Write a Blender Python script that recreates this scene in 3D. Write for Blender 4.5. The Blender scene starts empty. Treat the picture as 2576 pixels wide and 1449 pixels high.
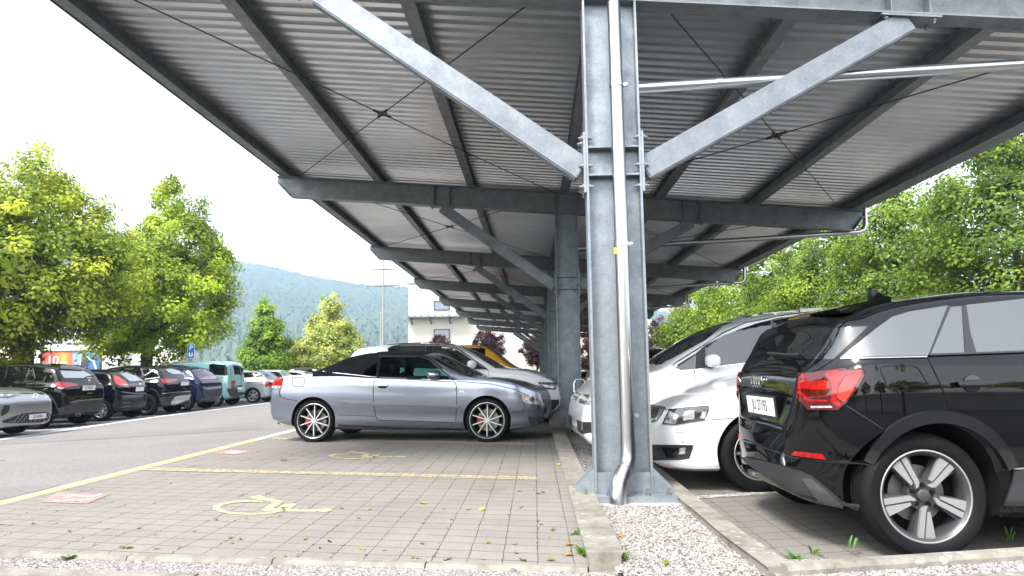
import bpy, bmesh, math, random
import numpy as np
from mathutils import Vector, Matrix
from mathutils.bvhtree import BVHTree
random.seed(7); rng = np.random.default_rng(11)
scene = bpy.context.scene
COL = scene.collection
PI = math.pi

# ------------------------------------------------------------------ camera
# the photograph measured at 2576 px wide: focal length 1700 px, eye height 1.05 m
FPX, CX, CY, EYE = 1700.0, 1288.0, 724.5, 1.05
_y = Vector((1345 - CX, CY - 930, -FPX)).normalized()
_n = Vector((1, 0.013, 0)).cross(_y).normalized()
if _n.y < 0: _n = -_n
_x = _y.cross(_n)
RW = Matrix((_x, _y, _n))                     # camera vector -> world vector
CAMPOS = Vector((0, 0, EYE))
cam = bpy.data.cameras.new('camera')
cam_ob = bpy.data.objects.new('camera', cam); COL.objects.link(cam_ob)
cam.sensor_width = 36; cam.lens = FPX / 2576 * 36
cam.clip_start = 0.05; cam.clip_end = 8000
cam_ob.matrix_world = Matrix.Translation(CAMPOS) @ RW.to_4x4()
scene.camera = cam_ob

def ray(u, v): return RW @ Vector((u - CX, CY - v, -FPX))
def on_y(u, v, y):
    d = ray(u, v); return CAMPOS + d * (y / d.y)
def on_ground(u, v, z=0.0):
    d = ray(u, v); return CAMPOS + d * ((z - EYE) / d.z)
X0, SLOPE = -4.45, 0.03
def gz(x):                                    # ground height: the aisle falls gently away to the left
    if x > X0: return 0.0
    return SLOPE * (max(x, -16.0) - X0)
def on_slope(u, v, up=0.0):
    d = ray(u, v); t = (-SLOPE * X0 - EYE + up) / (d.z - SLOPE * d.x); return CAMPOS + d * t
def to_px(p):
    c = RW.transposed() @ (Vector(p) - CAMPOS)
    return CX + FPX * c.x / -c.z, CY - FPX * c.y / -c.z

# ------------------------------------------------------------------ tagging
def tag(o, label=None, cat=None, group=None, kind=None):
    if label: o['label'] = label
    if cat: o['category'] = cat
    if group: o['group'] = group
    if kind: o['kind'] = kind
    return o
def empty(name, loc=(0, 0, 0), rz=0, parent=None):
    o = bpy.data.objects.new(name, None); COL.objects.link(o)
    o.location = loc; o.rotation_euler = (0, 0, rz); o.empty_display_size = .2
    if parent: o.parent = parent
    return o
def link_mesh(name, me, mats=None, parent=None, smooth=None):
    o = bpy.data.objects.new(name, me); COL.objects.link(o)
    if mats:
        for m in (mats if isinstance(mats, (list, tuple)) else [mats]): me.materials.append(m)
    if parent: o.parent = parent
    if smooth is not None:
        me.shade_smooth()
        if smooth < 179: me.set_sharp_from_angle(angle=math.radians(smooth))
    return o
def pydata(name, verts, faces, mats=None, parent=None, smooth=None):
    me = bpy.data.meshes.new(name); me.from_pydata([tuple(v) for v in verts], [], faces); me.update()
    return link_mesh(name, me, mats, parent, smooth)
def copy_tree(o, parent=None):
    c = o.copy(); COL.objects.link(c); c.parent = parent
    for ch in list(o.children): copy_tree(ch, c)
    return c

class MB:
    """collects primitives into one mesh"""
    def __init__(s): s.v = []; s.f = []; s.m = []
    def add(s, verts, faces, mi=0):
        b = len(s.v); s.v += [Vector(v) for v in verts]
        s.f += [[i + b for i in f] for f in faces]; s.m += [mi] * len(faces); return s
    def box(s, c, d, rot=None, mi=0):
        x, y, z = (k / 2 for k in d)
        vs = [Vector((sx * x, sy * y, sz * z)) for sz in (-1, 1) for sy in (-1, 1) for sx in (-1, 1)]
        if rot is not None: vs = [rot @ v for v in vs]
        vs = [v + Vector(c) for v in vs]
        return s.add(vs, [(0, 2, 3, 1), (4, 5, 7, 6), (0, 1, 5, 4), (2, 6, 7, 3), (0, 4, 6, 2), (1, 3, 7, 5)], mi)
    def bar(s, a, b, w, h, up=(0, 0, 1), mi=0):            # rectangular bar from a to b
        a, b = Vector(a), Vector(b); d = (b - a).normalized(); up = Vector(up)
        sx = d.cross(up).normalized(); uz = sx.cross(d)
        vs = [p + sx * (i * w / 2) + uz * (j * h / 2) for p in (a, b) for j in (-1, 1) for i in (-1, 1)]
        return s.add(vs, [(0, 1, 3, 2), (4, 6, 7, 5), (0, 4, 5, 1), (2, 3, 7, 6), (0, 2, 6, 4), (1, 5, 7, 3)], mi)
    def ibeam(s, a, b, w, h, tw, tf, up=(0, 0, 1), mi=0):  # I section from a to b, height along up
        a, b = Vector(a), Vector(b); d = (b - a).normalized(); sx = d.cross(Vector(up)).normalized(); uz = sx.cross(d)
        for k in (-1, 1):
            o = uz * (k * (h - tf) / 2); s.bar(a + o, b + o, w, tf, up, mi)
        return s.bar(a, b, tw, h - 2 * tf - .002, up, mi)
    def tube(s, pts, r, n=10, caps=True, mi=0):
        pts = [Vector(p) for p in pts]; rr = r if isinstance(r, (list, tuple)) else [r] * len(pts)
        rings = []; prev = None
        for i, p in enumerate(pts):
            d = (pts[min(i + 1, len(pts) - 1)] - pts[max(i - 1, 0)]).normalized()
            if prev is None:
                u = d.cross(Vector((0, 0, 1)));
                if u.length < 1e-3: u = d.cross(Vector((0, 1, 0)))
            else: u = prev - d * prev.dot(d)
            u.normalize(); prev = u; w = d.cross(u)
            rings.append([p + (u * math.cos(2 * PI * k / n) + w * math.sin(2 * PI * k / n)) * rr[i] for k in range(n)])
        vs = [v for r_ in rings for v in r_]; fs = []
        for i in range(len(pts) - 1):
            for k in range(n):
                k2 = (k + 1) % n; fs.append((i * n + k, i * n + k2, (i + 1) * n + k2, (i + 1) * n + k))
        if caps: fs.append(tuple(range(n))[::-1]); fs.append(tuple(range((len(pts) - 1) * n, len(pts) * n)))
        return s.add(vs, fs, mi)
    def lathe(s, prof, n=32, axis='y', mi=0, closed=False):           # prof: (radius, along axis)
        vs = []; fs = []; m = len(prof)
        for k in range(n):
            a = 2 * PI * k / n; c, q = math.cos(a), math.sin(a)
            for r, t in prof:
                vs.append((r * c, t, r * q) if axis == 'y' else (r * c, r * q, t))
        for k in range(n):
            k2 = (k + 1) % n
            for i in range(m if closed else m - 1):
                j = (i + 1) % m
                fs.append((k * m + i, k * m + j, k2 * m + j, k2 * m + i))
        return s.add(vs, fs, mi)
    def prism(s, poly, a, b, plane='xz', mi=0):              # polygon extruded along the missing axis
        def P(p, t):
            return {'xz': (p[0], t, p[1]), 'yz': (t, p[0], p[1]), 'xy': (p[0], p[1], t)}[plane]
        n = len(poly); vs = [P(p, a) for p in poly] + [P(p, b) for p in poly]
        fs = [tuple(range(n)), tuple(range(n, 2 * n))[::-1]] + [(i, n + i, n + (i + 1) % n, (i + 1) % n) for i in range(n)]
        return s.add(vs, fs, mi)
    def build(s, name, mats, parent=None, smooth=None, bevel=0):
        me = bpy.data.meshes.new(name); me.from_pydata([tuple(v) for v in s.v], [], s.f)
        me.polygons.foreach_set('material_index', s.m); me.update()
        bm = bmesh.new(); bm.from_mesh(me)
        if bevel: bmesh.ops.bevel(bm, geom=list(bm.edges), offset=bevel, segments=2, affect='EDGES', clamp_overlap=True)
        bmesh.ops.recalc_face_normals(bm, faces=list(bm.faces)); bm.to_mesh(me); bm.free()
        return link_mesh(name, me, mats, parent, smooth)

def superell(mb, c, d, e=.5, nu=12, nv=20, rot=None, mi=0):           # rounded blob
    vs = []; sg = lambda x, p: math.copysign(abs(x) ** p, x)
    for i in range(nu + 1):
        u = -PI / 2 + PI * i / nu
        for j in range(nv):
            v = 2 * PI * j / nv
            p = Vector((sg(math.cos(u), e) * sg(math.cos(v), e) * d[0] / 2, sg(math.cos(u), e) * sg(math.sin(v), e) * d[1] / 2, sg(math.sin(u), e) * d[2] / 2))
            if rot is not None: p = rot @ p
            vs.append(p + Vector(c))
    fs = [(i * nv + j, i * nv + (j + 1) % nv, (i + 1) * nv + (j + 1) % nv, (i + 1) * nv + j) for i in range(nu) for j in range(nv)]
    mb.add(vs, fs, mi)

# ------------------------------------------------------------------ materials
class NT:
    def __init__(s, nt): s.nt = nt
    def n(s, t, **kw):
        o = s.nt.nodes.new(t)
        for k, v in kw.items():
            if k.startswith('i_'):
                key = k[2:]; o.inputs[int(key) if key.isdigit() else key.replace('_', ' ')].default_value = v
            else: setattr(o, k, v)
        return o
    def l(s, a, b): s.nt.links.new(a, b)
    def math(s, op, a, b=None, c=None):
        o = s.n('ShaderNodeMath', operation=op)
        for i, v in enumerate((a, b, c)):
            if v is None: continue
            if hasattr(v, 'links'): s.l(v, o.inputs[i])
            else: o.inputs[i].default_value = v
        return o.outputs[0]
    def mix(s, f, a, b, bt='MIX'):
        o = s.n('ShaderNodeMix', data_type='RGBA', blend_type=bt)
        for i, v in ((0, f), (6, a), (7, b)):
            if hasattr(v, 'links'): s.l(v, o.inputs[i])
            else: o.inputs[i].default_value = v if not isinstance(v, tuple) else (*v[:3], 1)
        return o.outputs[2]
    def ramp(s, f, stops):
        o = s.n('ShaderNodeValToRGB'); cr = o.color_ramp
        while len(cr.elements) < len(stops): cr.elements.new(.5)
        for e, (p, c) in zip(cr.elements, stops):
            e.position = p; e.color = (*c, 1) if isinstance(c, tuple) else (c, c, c, 1)
        s.l(f, o.inputs[0]); return o.outputs[0]
    def noise(s, vec, scale, detail=3, rough=.5):
        o = s.n('ShaderNodeTexNoise'); o.inputs['Scale'].default_value = scale; o.inputs['Detail'].default_value = detail; o.inputs['Roughness'].default_value = rough
        if vec is not None: s.l(vec, o.inputs['Vector'])
        return o.outputs['Fac']
    def bump(s, h, strength=.3, dist=.01):
        o = s.n('ShaderNodeBump'); o.inputs['Strength'].default_value = strength; o.inputs['Distance'].default_value = dist
        s.l(h, o.inputs['Height']); return o.outputs[0]
def new_mat(name):
    m = bpy.data.materials.new(name); m.use_nodes = True
    t = NT(m.node_tree); b = m.node_tree.nodes['Principled BSDF']; return m, t, b
def mat(name, col, rough=.5, metal=0.0, coat=0.0, spec=.5, var=None, bump=None, rvar=None, ior=None, emit=None, alpha=None, trans=0, stretch=None):
    m, t, b = new_mat(name)
    b.inputs['Base Color'].default_value = (*col, 1); b.inputs['Roughness'].default_value = rough
    b.inputs['Metallic'].default_value = metal; b.inputs['Coat Weight'].default_value = coat; b.inputs['Coat Roughness'].default_value = .03
    b.inputs['Specular IOR Level'].default_value = spec
    if trans: b.inputs['Transmission Weight'].default_value = trans
    if ior: b.inputs['IOR'].default_value = ior
    vec = t.n('ShaderNodeTexCoord').outputs['Object']
    if stretch:
        mp = t.n('ShaderNodeMapping'); mp.inputs['Scale'].default_value = stretch; t.l(vec, mp.inputs[0]); vec = mp.outputs[0]
    if var:
        f = t.noise(vec, var[0], 4, .6)
        lo = tuple(c * (1 - var[1]) for c in col); hi = tuple(min(1, c * (1 + var[1])) for c in col)
        t.l(t.ramp(f, [(.3, lo), (.7, hi)]), b.inputs['Base Color'])
    if rvar:
        f = t.noise(vec, rvar[0], 3, .6)
        t.l(t.ramp(f, [(.3, max(0, rough - rvar[1])), (.7, min(1, rough + rvar[1]))]), b.inputs['Roughness'])
    if bump: t.l(t.bump(t.noise(vec, bump[0], 4, .6), bump[1], .01), b.inputs['Normal'])
    return m

def galvanised(name, base, dark, rough=.5, metal=.35, scale=1.0):
    m, t, b = new_mat(name); vec = t.n('ShaderNodeNewGeometry').outputs['Position']
    n1 = t.noise(vec, 5 * scale, 5, .65); n2 = t.noise(vec, 40 * scale, 3, .6)
    v = t.n('ShaderNodeTexVoronoi'); v.inputs['Scale'].default_value = 70 * scale; t.l(vec, v.inputs['Vector'])
    c = t.ramp(n1, [(.32, dark), (.62, base), (.8, tuple(min(1, k * 1.25) for k in base))])
    c = t.mix(.25, c, t.ramp(n2, [(.3, dark), (.7, base)]))
    sp = t.n('ShaderNodeSeparateColor'); t.l(v.outputs['Color'], sp.inputs[0])
    c = t.mix(.18, c, t.ramp(sp.outputs[0], [(0, dark), (1, base)]))
    t.l(c, b.inputs['Base Color']); b.inputs['Metallic'].default_value = metal
    t.l(t.ramp(n1, [(.3, rough + .1), (.7, rough - .12)]), b.inputs['Roughness'])
    return m
M = {}
M['galv'] = galvanised('galvanised_steel', (.30, .335, .37), (.16, .185, .21), .45, .40)
M['galv_strut'] = galvanised('galvanised_steel_toned_down', (.235, .26, .285), (.13, .148, .168), .5, .4, .8)  # same steel as galv, colour darkened to offset direct sun on the struts
M['galv_dark'] = galvanised('weathered_galvanised_steel', (.245, .268, .28), (.14, .152, .162), .5, .3)
M['purlin'] = galvanised('purlin_steel', (.235, .25, .265), (.14, .15, .16), .5, .3)
M['deck'] = None
M['stainless'] = mat('stainless_steel', (.50, .515, .53), .28, 1.0, var=(1.5, .06))
M['rod'] = mat('dark_steel_rod', (.06, .06, .06), .5, .6)
M['bolt'] = mat('bolt_steel', (.25, .27, .29), .45, .8)
M['concrete'] = mat('grey_concrete', (.42, .41, .38), .9, bump=(60, .3), var=(9, .25))
M['rubber'] = mat('tyre_rubber', (.0045, .0045, .005), .7, spec=.2, bump=(90, .1), var=(12, .3))
M['alloy'] = mat('silver_alloy', (.55, .55, .55), .3, .8)
M['alloy_grey'] = mat('dark_grey_alloy', (.075, .075, .08), .4, .5)
M['alloy_bright'] = mat('machined_alloy', (.36, .36, .36), .36, .5)
M['alloy_pale'] = mat('pale_silver_alloy', (.60, .60, .60), .3, .7)
M['black_alloy'] = mat('black_alloy', (.012, .012, .013), .3, .2)
M['disc'] = mat('brake_disc', (.22, .21, .2), .4, .8)
M['caliper'] = mat('red_caliper_paint', (.24, .018, .014), .35)
M['trim'] = mat('black_plastic_trim', (.018, .018, .019), .55, bump=(120, .05))
M['gloss'] = mat('gloss_black_trim', (.006, .006, .007), .12, coat=.6)
M['chrome'] = mat('chrome', (.8, .8, .8), .12, 1.0)
M['satin'] = mat('satin_silver_trim', (.55, .55, .56), .35, .7)
M['glass'] = mat('tinted_car_glass', (.004, .006, .006), .015, spec=.5, ior=2.0)
M['glass_bright'] = mat('reflective_tinted_glass', (.004, .005, .006), .015, spec=.5, ior=2.7)
M['glass_rear'] = mat('sky_mirroring_rear_glass', (.004, .005, .006), .02, spec=.5, ior=5.0)
M['glass_far'] = mat('black_side_glass', (.004, .005, .005), .03, spec=.22)
M['glass_mid'] = mat('dark_car_glass', (.008, .014, .013), .015, spec=.5, ior=1.8)
M['lens'] = mat('clear_lamp_lens', (.42, .42, .41), .08, .3, coat=1.0, var=(22, .75))
M['lens_dark'] = mat('dark_headlamp', (.03, .03, .032), .06, .1, coat=1.0, var=(25, .6))
M['red'] = mat('red_lamp_lens', (.30, .003, .004), .15, coat=.5, var=(28, .35))
M['red_dark'] = mat('dark_red_lamp_lens', (.07, .002, .003), .1, coat=.6, var=(30, .3))
M['red_pale'] = mat('pale_red_lamp_lens', (.55, .03, .02), .2, coat=.4)
M['orange'] = mat('orange_indicator_lens', (.75, .16, .02), .15, coat=.5)
M['white_plate'] = mat('white_plate', (.78, .78, .78), .35)
M['ink'] = mat('black_ink', (.02, .02, .02), .5)
M['seam'] = mat('panel_gap', (.008, .008, .009), .8, spec=.1)
M['arch'] = mat('wheel_arch_liner', (.008, .008, .008), .95, spec=.1)
def paint(name, col, metal=.0, rough=.35, flake=0):
    return mat(name, col, rough, metal, coat=1.0, spec=.0 if max(col) < .07 else .2 if metal < .2 else .5, var=(300, .06) if flake else None)
M['p_black'] = paint('black_paint', (.0025, .0025, .003), 0, .4)
M['p_navyblack'] = paint('blue_black_paint', (.003, .0035, .008), 0, .4)
M['p_navy'] = paint('navy_paint', (.010, .014, .055), .2, .35)
M['p_silverblue'] = paint('silver_blue_paint', (.23, .255, .32), .85, .22, 1)
M['p_white'] = paint('white_paint', (.70, .705, .71), 0, .35)
M['p_pearl'] = paint('pearl_white_paint', (.84, .84, .835), 0, .35)
M['p_silver'] = paint('silver_paint', (.34, .36, .385), .5, .33, 1)
M['p_grey'] = paint('grey_silver_paint', (.36, .38, .40), .55, .3, 1)
M['p_teal'] = paint('teal_paint', (.30, .53, .55), .1, .35)
M['p_yellow'] = paint('orange_yellow_paint', (.68, .34, .01), 0, .35)
for _k in ('p_black', 'p_navyblack', 'p_navy'): M[_k].node_tree.nodes['Principled BSDF'].inputs['Coat IOR'].default_value = 1.45
M['p_red'] = paint('red_paint', (.35, .02, .02), 0, .35)
M['canvas'] = mat('black_canvas', (.012, .012, .016), .95, spec=.15, bump=(400, .25), var=(7, .25))
M['leather'] = mat('dark_leather', (.02, .024, .024), .6)
M['cabin'] = mat('dark_cabin', (.012, .014, .014), .9, spec=.1)
def clear_glass():
    m, t, b = new_mat('thin_green_glass'); nt = m.node_tree
    nt.nodes.remove(b); out = nt.nodes['Material Output']
    tr = t.n('ShaderNodeBsdfTransparent'); tr.inputs[0].default_value = (.26, .46, .42, 1)
    gl = t.n('ShaderNodeBsdfGlossy'); gl.inputs['Roughness'].default_value = .02
    fr = t.n('ShaderNodeFresnel'); fr.inputs[0].default_value = 1.45
    mx = t.n('ShaderNodeMixShader'); t.l(fr.outputs[0], mx.inputs[0]); t.l(tr.outputs[0], mx.inputs[1]); t.l(gl.outputs[0], mx.inputs[2]); t.l(mx.outputs[0], out.inputs[0])
    return m
M['clear'] = clear_glass()
# ------------------------------------------------------------------ ground materials
def pos_xy(t):
    p = t.n('ShaderNodeNewGeometry').outputs['Position']; s = t.n('ShaderNodeSeparateXYZ'); t.l(p, s.inputs[0]); return p, s.outputs[0], s.outputs[1]
def joints(t, shear, jw=1.0, bw=.196, bh=.168):
    """paver joints: continuous along the bays (x = const) and across; returns (strong, weak, brick id)"""
    p, x, y = pos_xy(t)
    wob = t.math('MULTIPLY', t.math('SUBTRACT', t.noise(p, 9, 3), .5), .02)
    u = t.math('DIVIDE', t.math('ADD', x, wob), bw)
    v = t.math('DIVIDE', t.math('ADD', t.math('ADD', y, t.math('MULTIPLY', x, shear)), wob), bh)
    fu = t.math('ABSOLUTE', t.math('SUBTRACT', t.math('FRACT', u), .5)); fv = t.math('ABSOLUTE', t.math('SUBTRACT', t.math('FRACT', v), .5))
    n = t.noise(p, 14, 4, .7)
    thr = t.math('SUBTRACT', .5, t.math('MULTIPLY', t.math('ADD', n, -.1), .034 * jw))
    ju = t.math('GREATER_THAN', fu, thr)
    thr2 = t.math('SUBTRACT', .5, t.math('MULTIPLY', t.math('SUBTRACT', n, .1), .085 * jw))
    jv = t.math('GREATER_THAN', fv, thr2)
    c = t.n('ShaderNodeCombineXYZ'); t.l(t.math('FLOOR', u), c.inputs[0]); t.l(t.math('FLOOR', v), c.inputs[1])
    w = t.n('ShaderNodeTexWhiteNoise', noise_dimensions='2D'); t.l(c.outputs[0], w.inputs['Vector'])
    return p, ju, jv, w.outputs['Value'], fu, fv, n
def paver_mat(name, col, shear, paintcol=None, wear=.0):
    m, t, b = new_mat(name)
    p, ju, jv, rid, fu, fv, n = joints(t, shear)
    if paintcol is None:
        lo = tuple(c * .80 for c in col); hi = tuple(c * 1.14 for c in col)
        c = t.ramp(rid, [(0, lo), (1, hi)])
        c = t.mix(.55, c, t.ramp(t.noise(p, 1.3, 5, .65), [(.3, tuple(k * .62 for k in col)), (.52, col), (.75, tuple(k * 1.14 for k in col))]))
        c = t.mix(.35, c, t.ramp(t.noise(p, .45, 4, .7), [(.35, tuple(k * .6 for k in col)), (.65, tuple(k * 1.1 for k in col))]))
        c = t.mix(.3, c, t.ramp(t.noise(p, 130, 3, .7), [(.35, tuple(k * .45 for k in col)), (.65, tuple(k * 1.35 for k in col))]))
        c = t.mix(1.0, c, t.ramp(t.noise(p, 1.1, 5, .7), [(.62, (1, 1, 1)), (.74, (.62, .60, .57))]), 'MULTIPLY')
        dirt = (.045, .042, .032)
    else:
        c = t.mix(.35, paintcol, t.ramp(t.noise(p, 130, 3, .7), [(.35, tuple(k * .6 for k in paintcol)), (.65, tuple(min(1, k * 1.2) for k in paintcol))]))
        under = tuple(k * .9 for k in col)
        c = t.mix(t.ramp(t.noise(p, 22, 5, .75), [(.5 - wear, 0.0), (.62 - wear, 1.0)]) if wear else 0.0, c, under)
        dirt = (.09, .085, .06)
    moss = t.ramp(t.noise(p, 5, 3, .6), [(.48, dirt), (.66, (.075, .09, .03))])
    c = t.mix(t.math('MULTIPLY', jv, .62), c, moss)
    c = t.mix(t.math('MULTIPLY', ju, .86), c, moss)
    t.l(c, b.inputs['Base Color']); b.inputs['Roughness'].default_value = .92; b.inputs['Specular IOR Level'].default_value = .25
    h = t.math('SUBTRACT', 1.0, t.math('MAXIMUM', ju, jv))
    h = t.math('ADD', h, t.math('MULTIPLY', t.noise(p, 110, 3, .7), .35))
    t.l(t.bump(h, .5, .006), b.inputs['Normal'])
    return m
def asphalt_mat(name, col, grain=1.0):
    m, t, b = new_mat(name); p, x, y = pos_xy(t)
    v = t.n('ShaderNodeTexVoronoi'); v.inputs['Scale'].default_value = 95; t.l(p, v.inputs['Vector'])
    s = t.n('ShaderNodeSeparateColor'); t.l(v.outputs['Color'], s.inputs[0])
    c = t.ramp(s.outputs[0], [(0, tuple(k * .5 for k in col)), (.6, col), (1, tuple(k * 1.6 for k in col))])
    c = t.mix(.5, c, t.ramp(t.noise(p, .7, 6, .6), [(.3, tuple(k * .72 for k in col)), (.7, tuple(k * 1.18 for k in col))]))
    c = t.mix(.4, c, t.ramp(t.noise(p, 28, 4, .75), [(.36, tuple(k * .55 for k in col)), (.62, tuple(k * 1.35 for k in col))]))
    t.l(c, b.inputs['Base Color']); b.inputs['Roughness'].default_value = .9; b.inputs['Specular IOR Level'].default_value = .3
    t.l(t.bump(v.outputs['Distance'], .45 * grain, .006), b.inputs['Normal']); return m
def gravel_mat(name, dark=1.0):
    m, t, b = new_mat(name); p, x, y = pos_xy(t)
    v = t.n('ShaderNodeTexVoronoi'); v.inputs['Scale'].default_value = 75; t.l(p, v.inputs['Vector'])
    s = t.n('ShaderNodeSeparateColor'); t.l(v.outputs['Color'], s.inputs[0])
    c = t.ramp(s.outputs[0], [(0, (.09 * dark, .085 * dark, .08 * dark)), (.35, (.2 * dark, .18 * dark, .165 * dark)), (.7, (.31 * dark, .28 * dark, .26 * dark)), (1, (.5 * dark, .48 * dark, .46 * dark))])
    t.l(c, b.inputs['Base Color']); b.inputs['Roughness'].default_value = .85
    t.l(t.bump(v.outputs['Distance'], 1.0, -.012), b.inputs['Normal']); return m
def kerb_mat():
    m, t, b = new_mat('old_kerb_concrete'); p, x, y = pos_xy(t)
    col = (.25, .232, .20)
    c = t.ramp(t.noise(p, 6, 6, .7), [(.3, (.13, .12, .095)), (.55, col), (.75, (.31, .29, .25))])
    mp = t.n('ShaderNodeMapping'); mp.inputs['Scale'].default_value = (11, 22, 8); t.l(p, mp.inputs[0])
    v = t.n('ShaderNodeTexVoronoi'); v.inputs['Scale'].default_value = 1; t.l(mp.outputs[0], v.inputs['Vector'])
    spot = t.math('MULTIPLY', t.math('LESS_THAN', v.outputs['Distance'], .25), t.math('GREATER_THAN', t.noise(p, 3.3, 2), .5))
    c = t.mix(t.math('MULTIPLY', spot, .55), c, (.47, .45, .40))
    t.l(c, b.inputs['Base Color']); b.inputs['Roughness'].default_value = .92
    t.l(t.bump(t.noise(p, 45, 4, .7), .6, .01), b.inputs['Normal']); return m
PAVE = (.245, .227, .206)
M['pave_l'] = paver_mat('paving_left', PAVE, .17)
M['pave_r'] = paver_mat('paving_right', (.2, .185, .165), -.2)  # darker than the left paving: wet grey with shade put into the colour
M['yellow_line'] = paver_mat('worn_yellow_paint', PAVE, .17, (.46, .40, .22), .07)
M['white_line'] = mat('worn_white_paint', (.62, .62, .61), .8, var=(14, .2))
M['white_line_r'] = paver_mat('very_worn_white_paint', (.2, .185, .165), -.2, (.5, .49, .46), .06)
M['yellow_edge'] = mat('pale_yellow_paint', (.56, .46, .21), .85, var=(9, .18), bump=(120, .3))
M['pink'] = paver_mat('faded_red_paint', PAVE, .17, (.50, .26, .245), .05)
M['cream_mark'] = paver_mat('cream_yellow_paint', PAVE, .17, (.54, .47, .27), .03)
M['white_mark'] = paver_mat('white_number_paint', PAVE, .17, (.68, .62, .60), .06)
M['asphalt'] = asphalt_mat('bleached_asphalt', (.215, .204, .197))
M['asphalt2'] = asphalt_mat('smooth_dark_asphalt', (.19, .182, .178), .5)
M['gravel'] = gravel_mat('gravel_bed'); M['kerb'] = kerb_mat()

# ------------------------------------------------------------------ ground
def sheet(name, quads, m, kind='structure', parent=None):
    v = []; f = []
    for q in quads:
        b = len(v); v += [tuple(p) for p in q]; f.append(tuple(range(b, b + len(q))))
    o = pydata(name, v, f, m, parent); o['kind'] = kind
    bm = bmesh.new(); bm.from_mesh(o.data)
    for fc in bm.faces:
        if fc.normal.z < 0: fc.normal_flip()
    bm.to_mesh(o.data); bm.free(); return o
xs = [-4000, -16, X0, 1.2, 4000]; ys = [-400, 0, 20, 80, 6000]
gv = [(x, y, gz(x) - .012) for y in ys for x in xs]
gf = [(j * 5 + i, j * 5 + i + 1, (j + 1) * 5 + i + 1, (j + 1) * 5 + i) for j in range(4) for i in range(4)]
o = pydata('ground', gv, gf, M['asphalt']); o['kind'] = 'structure'
# the smoother repair strip across the aisle and the dark patch at its near end
def sl(u, v, up=-.008): return on_slope(u, v, up)
sheet('road_patch', [[sl(-60, 1121), sl(281, 1103), sl(585, 1084), sl(660, 1079), sl(660, 1070), sl(420, 1083), sl(0, 1106), sl(-60, 1110)]], M['asphalt2'])
sheet('road_patch', [[sl(-90, 1282), sl(0, 1258), sl(150, 1222), sl(60, 1222), sl(-90, 1236)]], M['asphalt2'])
FE = [(-4.46, 4.28), (-3.25, 4.14), (-1.48, 3.96), (.27, 3.78)]            # front edge of the left paving
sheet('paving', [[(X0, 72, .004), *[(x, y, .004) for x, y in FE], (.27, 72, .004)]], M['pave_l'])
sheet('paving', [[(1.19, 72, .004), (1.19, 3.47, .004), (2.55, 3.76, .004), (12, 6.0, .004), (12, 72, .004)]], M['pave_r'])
sheet('gravel_bed', [[(1.15, 3.75, .045), (1.15, 3.25, .045), (2.55, 3.36, .045), (6, 4.1, .045), (6, 4.5, .045), (2.55, 3.72, .045)]], M['gravel'])
sheet('gravel_bed', [[(.4, 72, .02), (.4, 3.6, .02), (1.2, 3.6, .02), (1.2, 72, .02)]], M['gravel'])
sheet('gravel_bed', [[(-6, 4.5, -.02), (-6, 3.9, -.02), (-2.9, 3.62, -.02), (.4, 3.3, -.02), (3, 3.3, -.02), (6, 4.2, -.02), (6, 4.8, -.02), (2.85, 4.2, -.02), (1.3, 3.9, -.02), (.3, 3.8, -.02)]], M['gravel'])

def kerb(name, pts, w, h, z0=-.05, seg=1.0, tilt=0.0):
    """stones laid along a polyline, open joints between them"""
    mb = MB(); pts = [Vector((*p, 0)) for p in pts]
    for a, b in zip(pts[:-1], pts[1:]):
        L = (b - a).length; d = (b - a) / L; n = Vector((d.y, -d.x, 0)); k = max(1, round(L / seg))
        for i in range(k):
            p = a + d * (L * i / k + .004); q = a + d * (L * (i + 1) / k - .004); j = random.uniform(-.004, .004)
            c = .022
            prof = [(0, z0), (0, h - c + j), (c * .6, h + j), (w - c * .6, h + j - tilt), (w, h - c + j - tilt), (w, z0)]
            vs = [e + n * s + Vector((0, 0, z)) for e in (p, q) for s, z in prof]
            m_ = len(prof); mb.add(vs, [tuple(range(m_)), tuple(range(2 * m_ - 1, m_ - 1, -1))] + [(x_, x_ + m_, (x_ + 1) % m_ + m_, (x_ + 1) % m_) for x_ in range(m_)])
    o = mb.build(name, M['kerb']); o['kind'] = 'structure'; return o
kerb('kerb', [(.27, 72), (.27, 3.72)], -.17, .085)
kerb('kerb', [(1.085, 72), (1.085, 5.0), (1.09, 4.2), (1.13, 3.48)], -.115, .08)
kerb('kerb', [(x, y) for x, y in FE] , .075, .014)
kerb('kerb', [(1.18, 3.50), (2.55, 3.77), (6, 4.52)], .085, .095)
kerb('kerb', [(-6, 4.02), (-2.92, 3.74), (-.6, 3.50), (.3, 3.43), (.86, 3.40)], .4, .02)
kerb('kerb', [(.86, 3.36), (1.5, 3.33), (2.5, 3.50), (6, 4.2)], .4, .065)

sheet('added_dark_ground', [[(-60, -60, -.006), (60, -60, -.006), (60, 2.6, -.006), (-60, 2.6, -.006)]], mat('added_dark_asphalt', (.06, .06, .062), .92, var=(3, .2)))  # unseen dark sheet behind the camera, added to darken reflections in the cars
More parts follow.
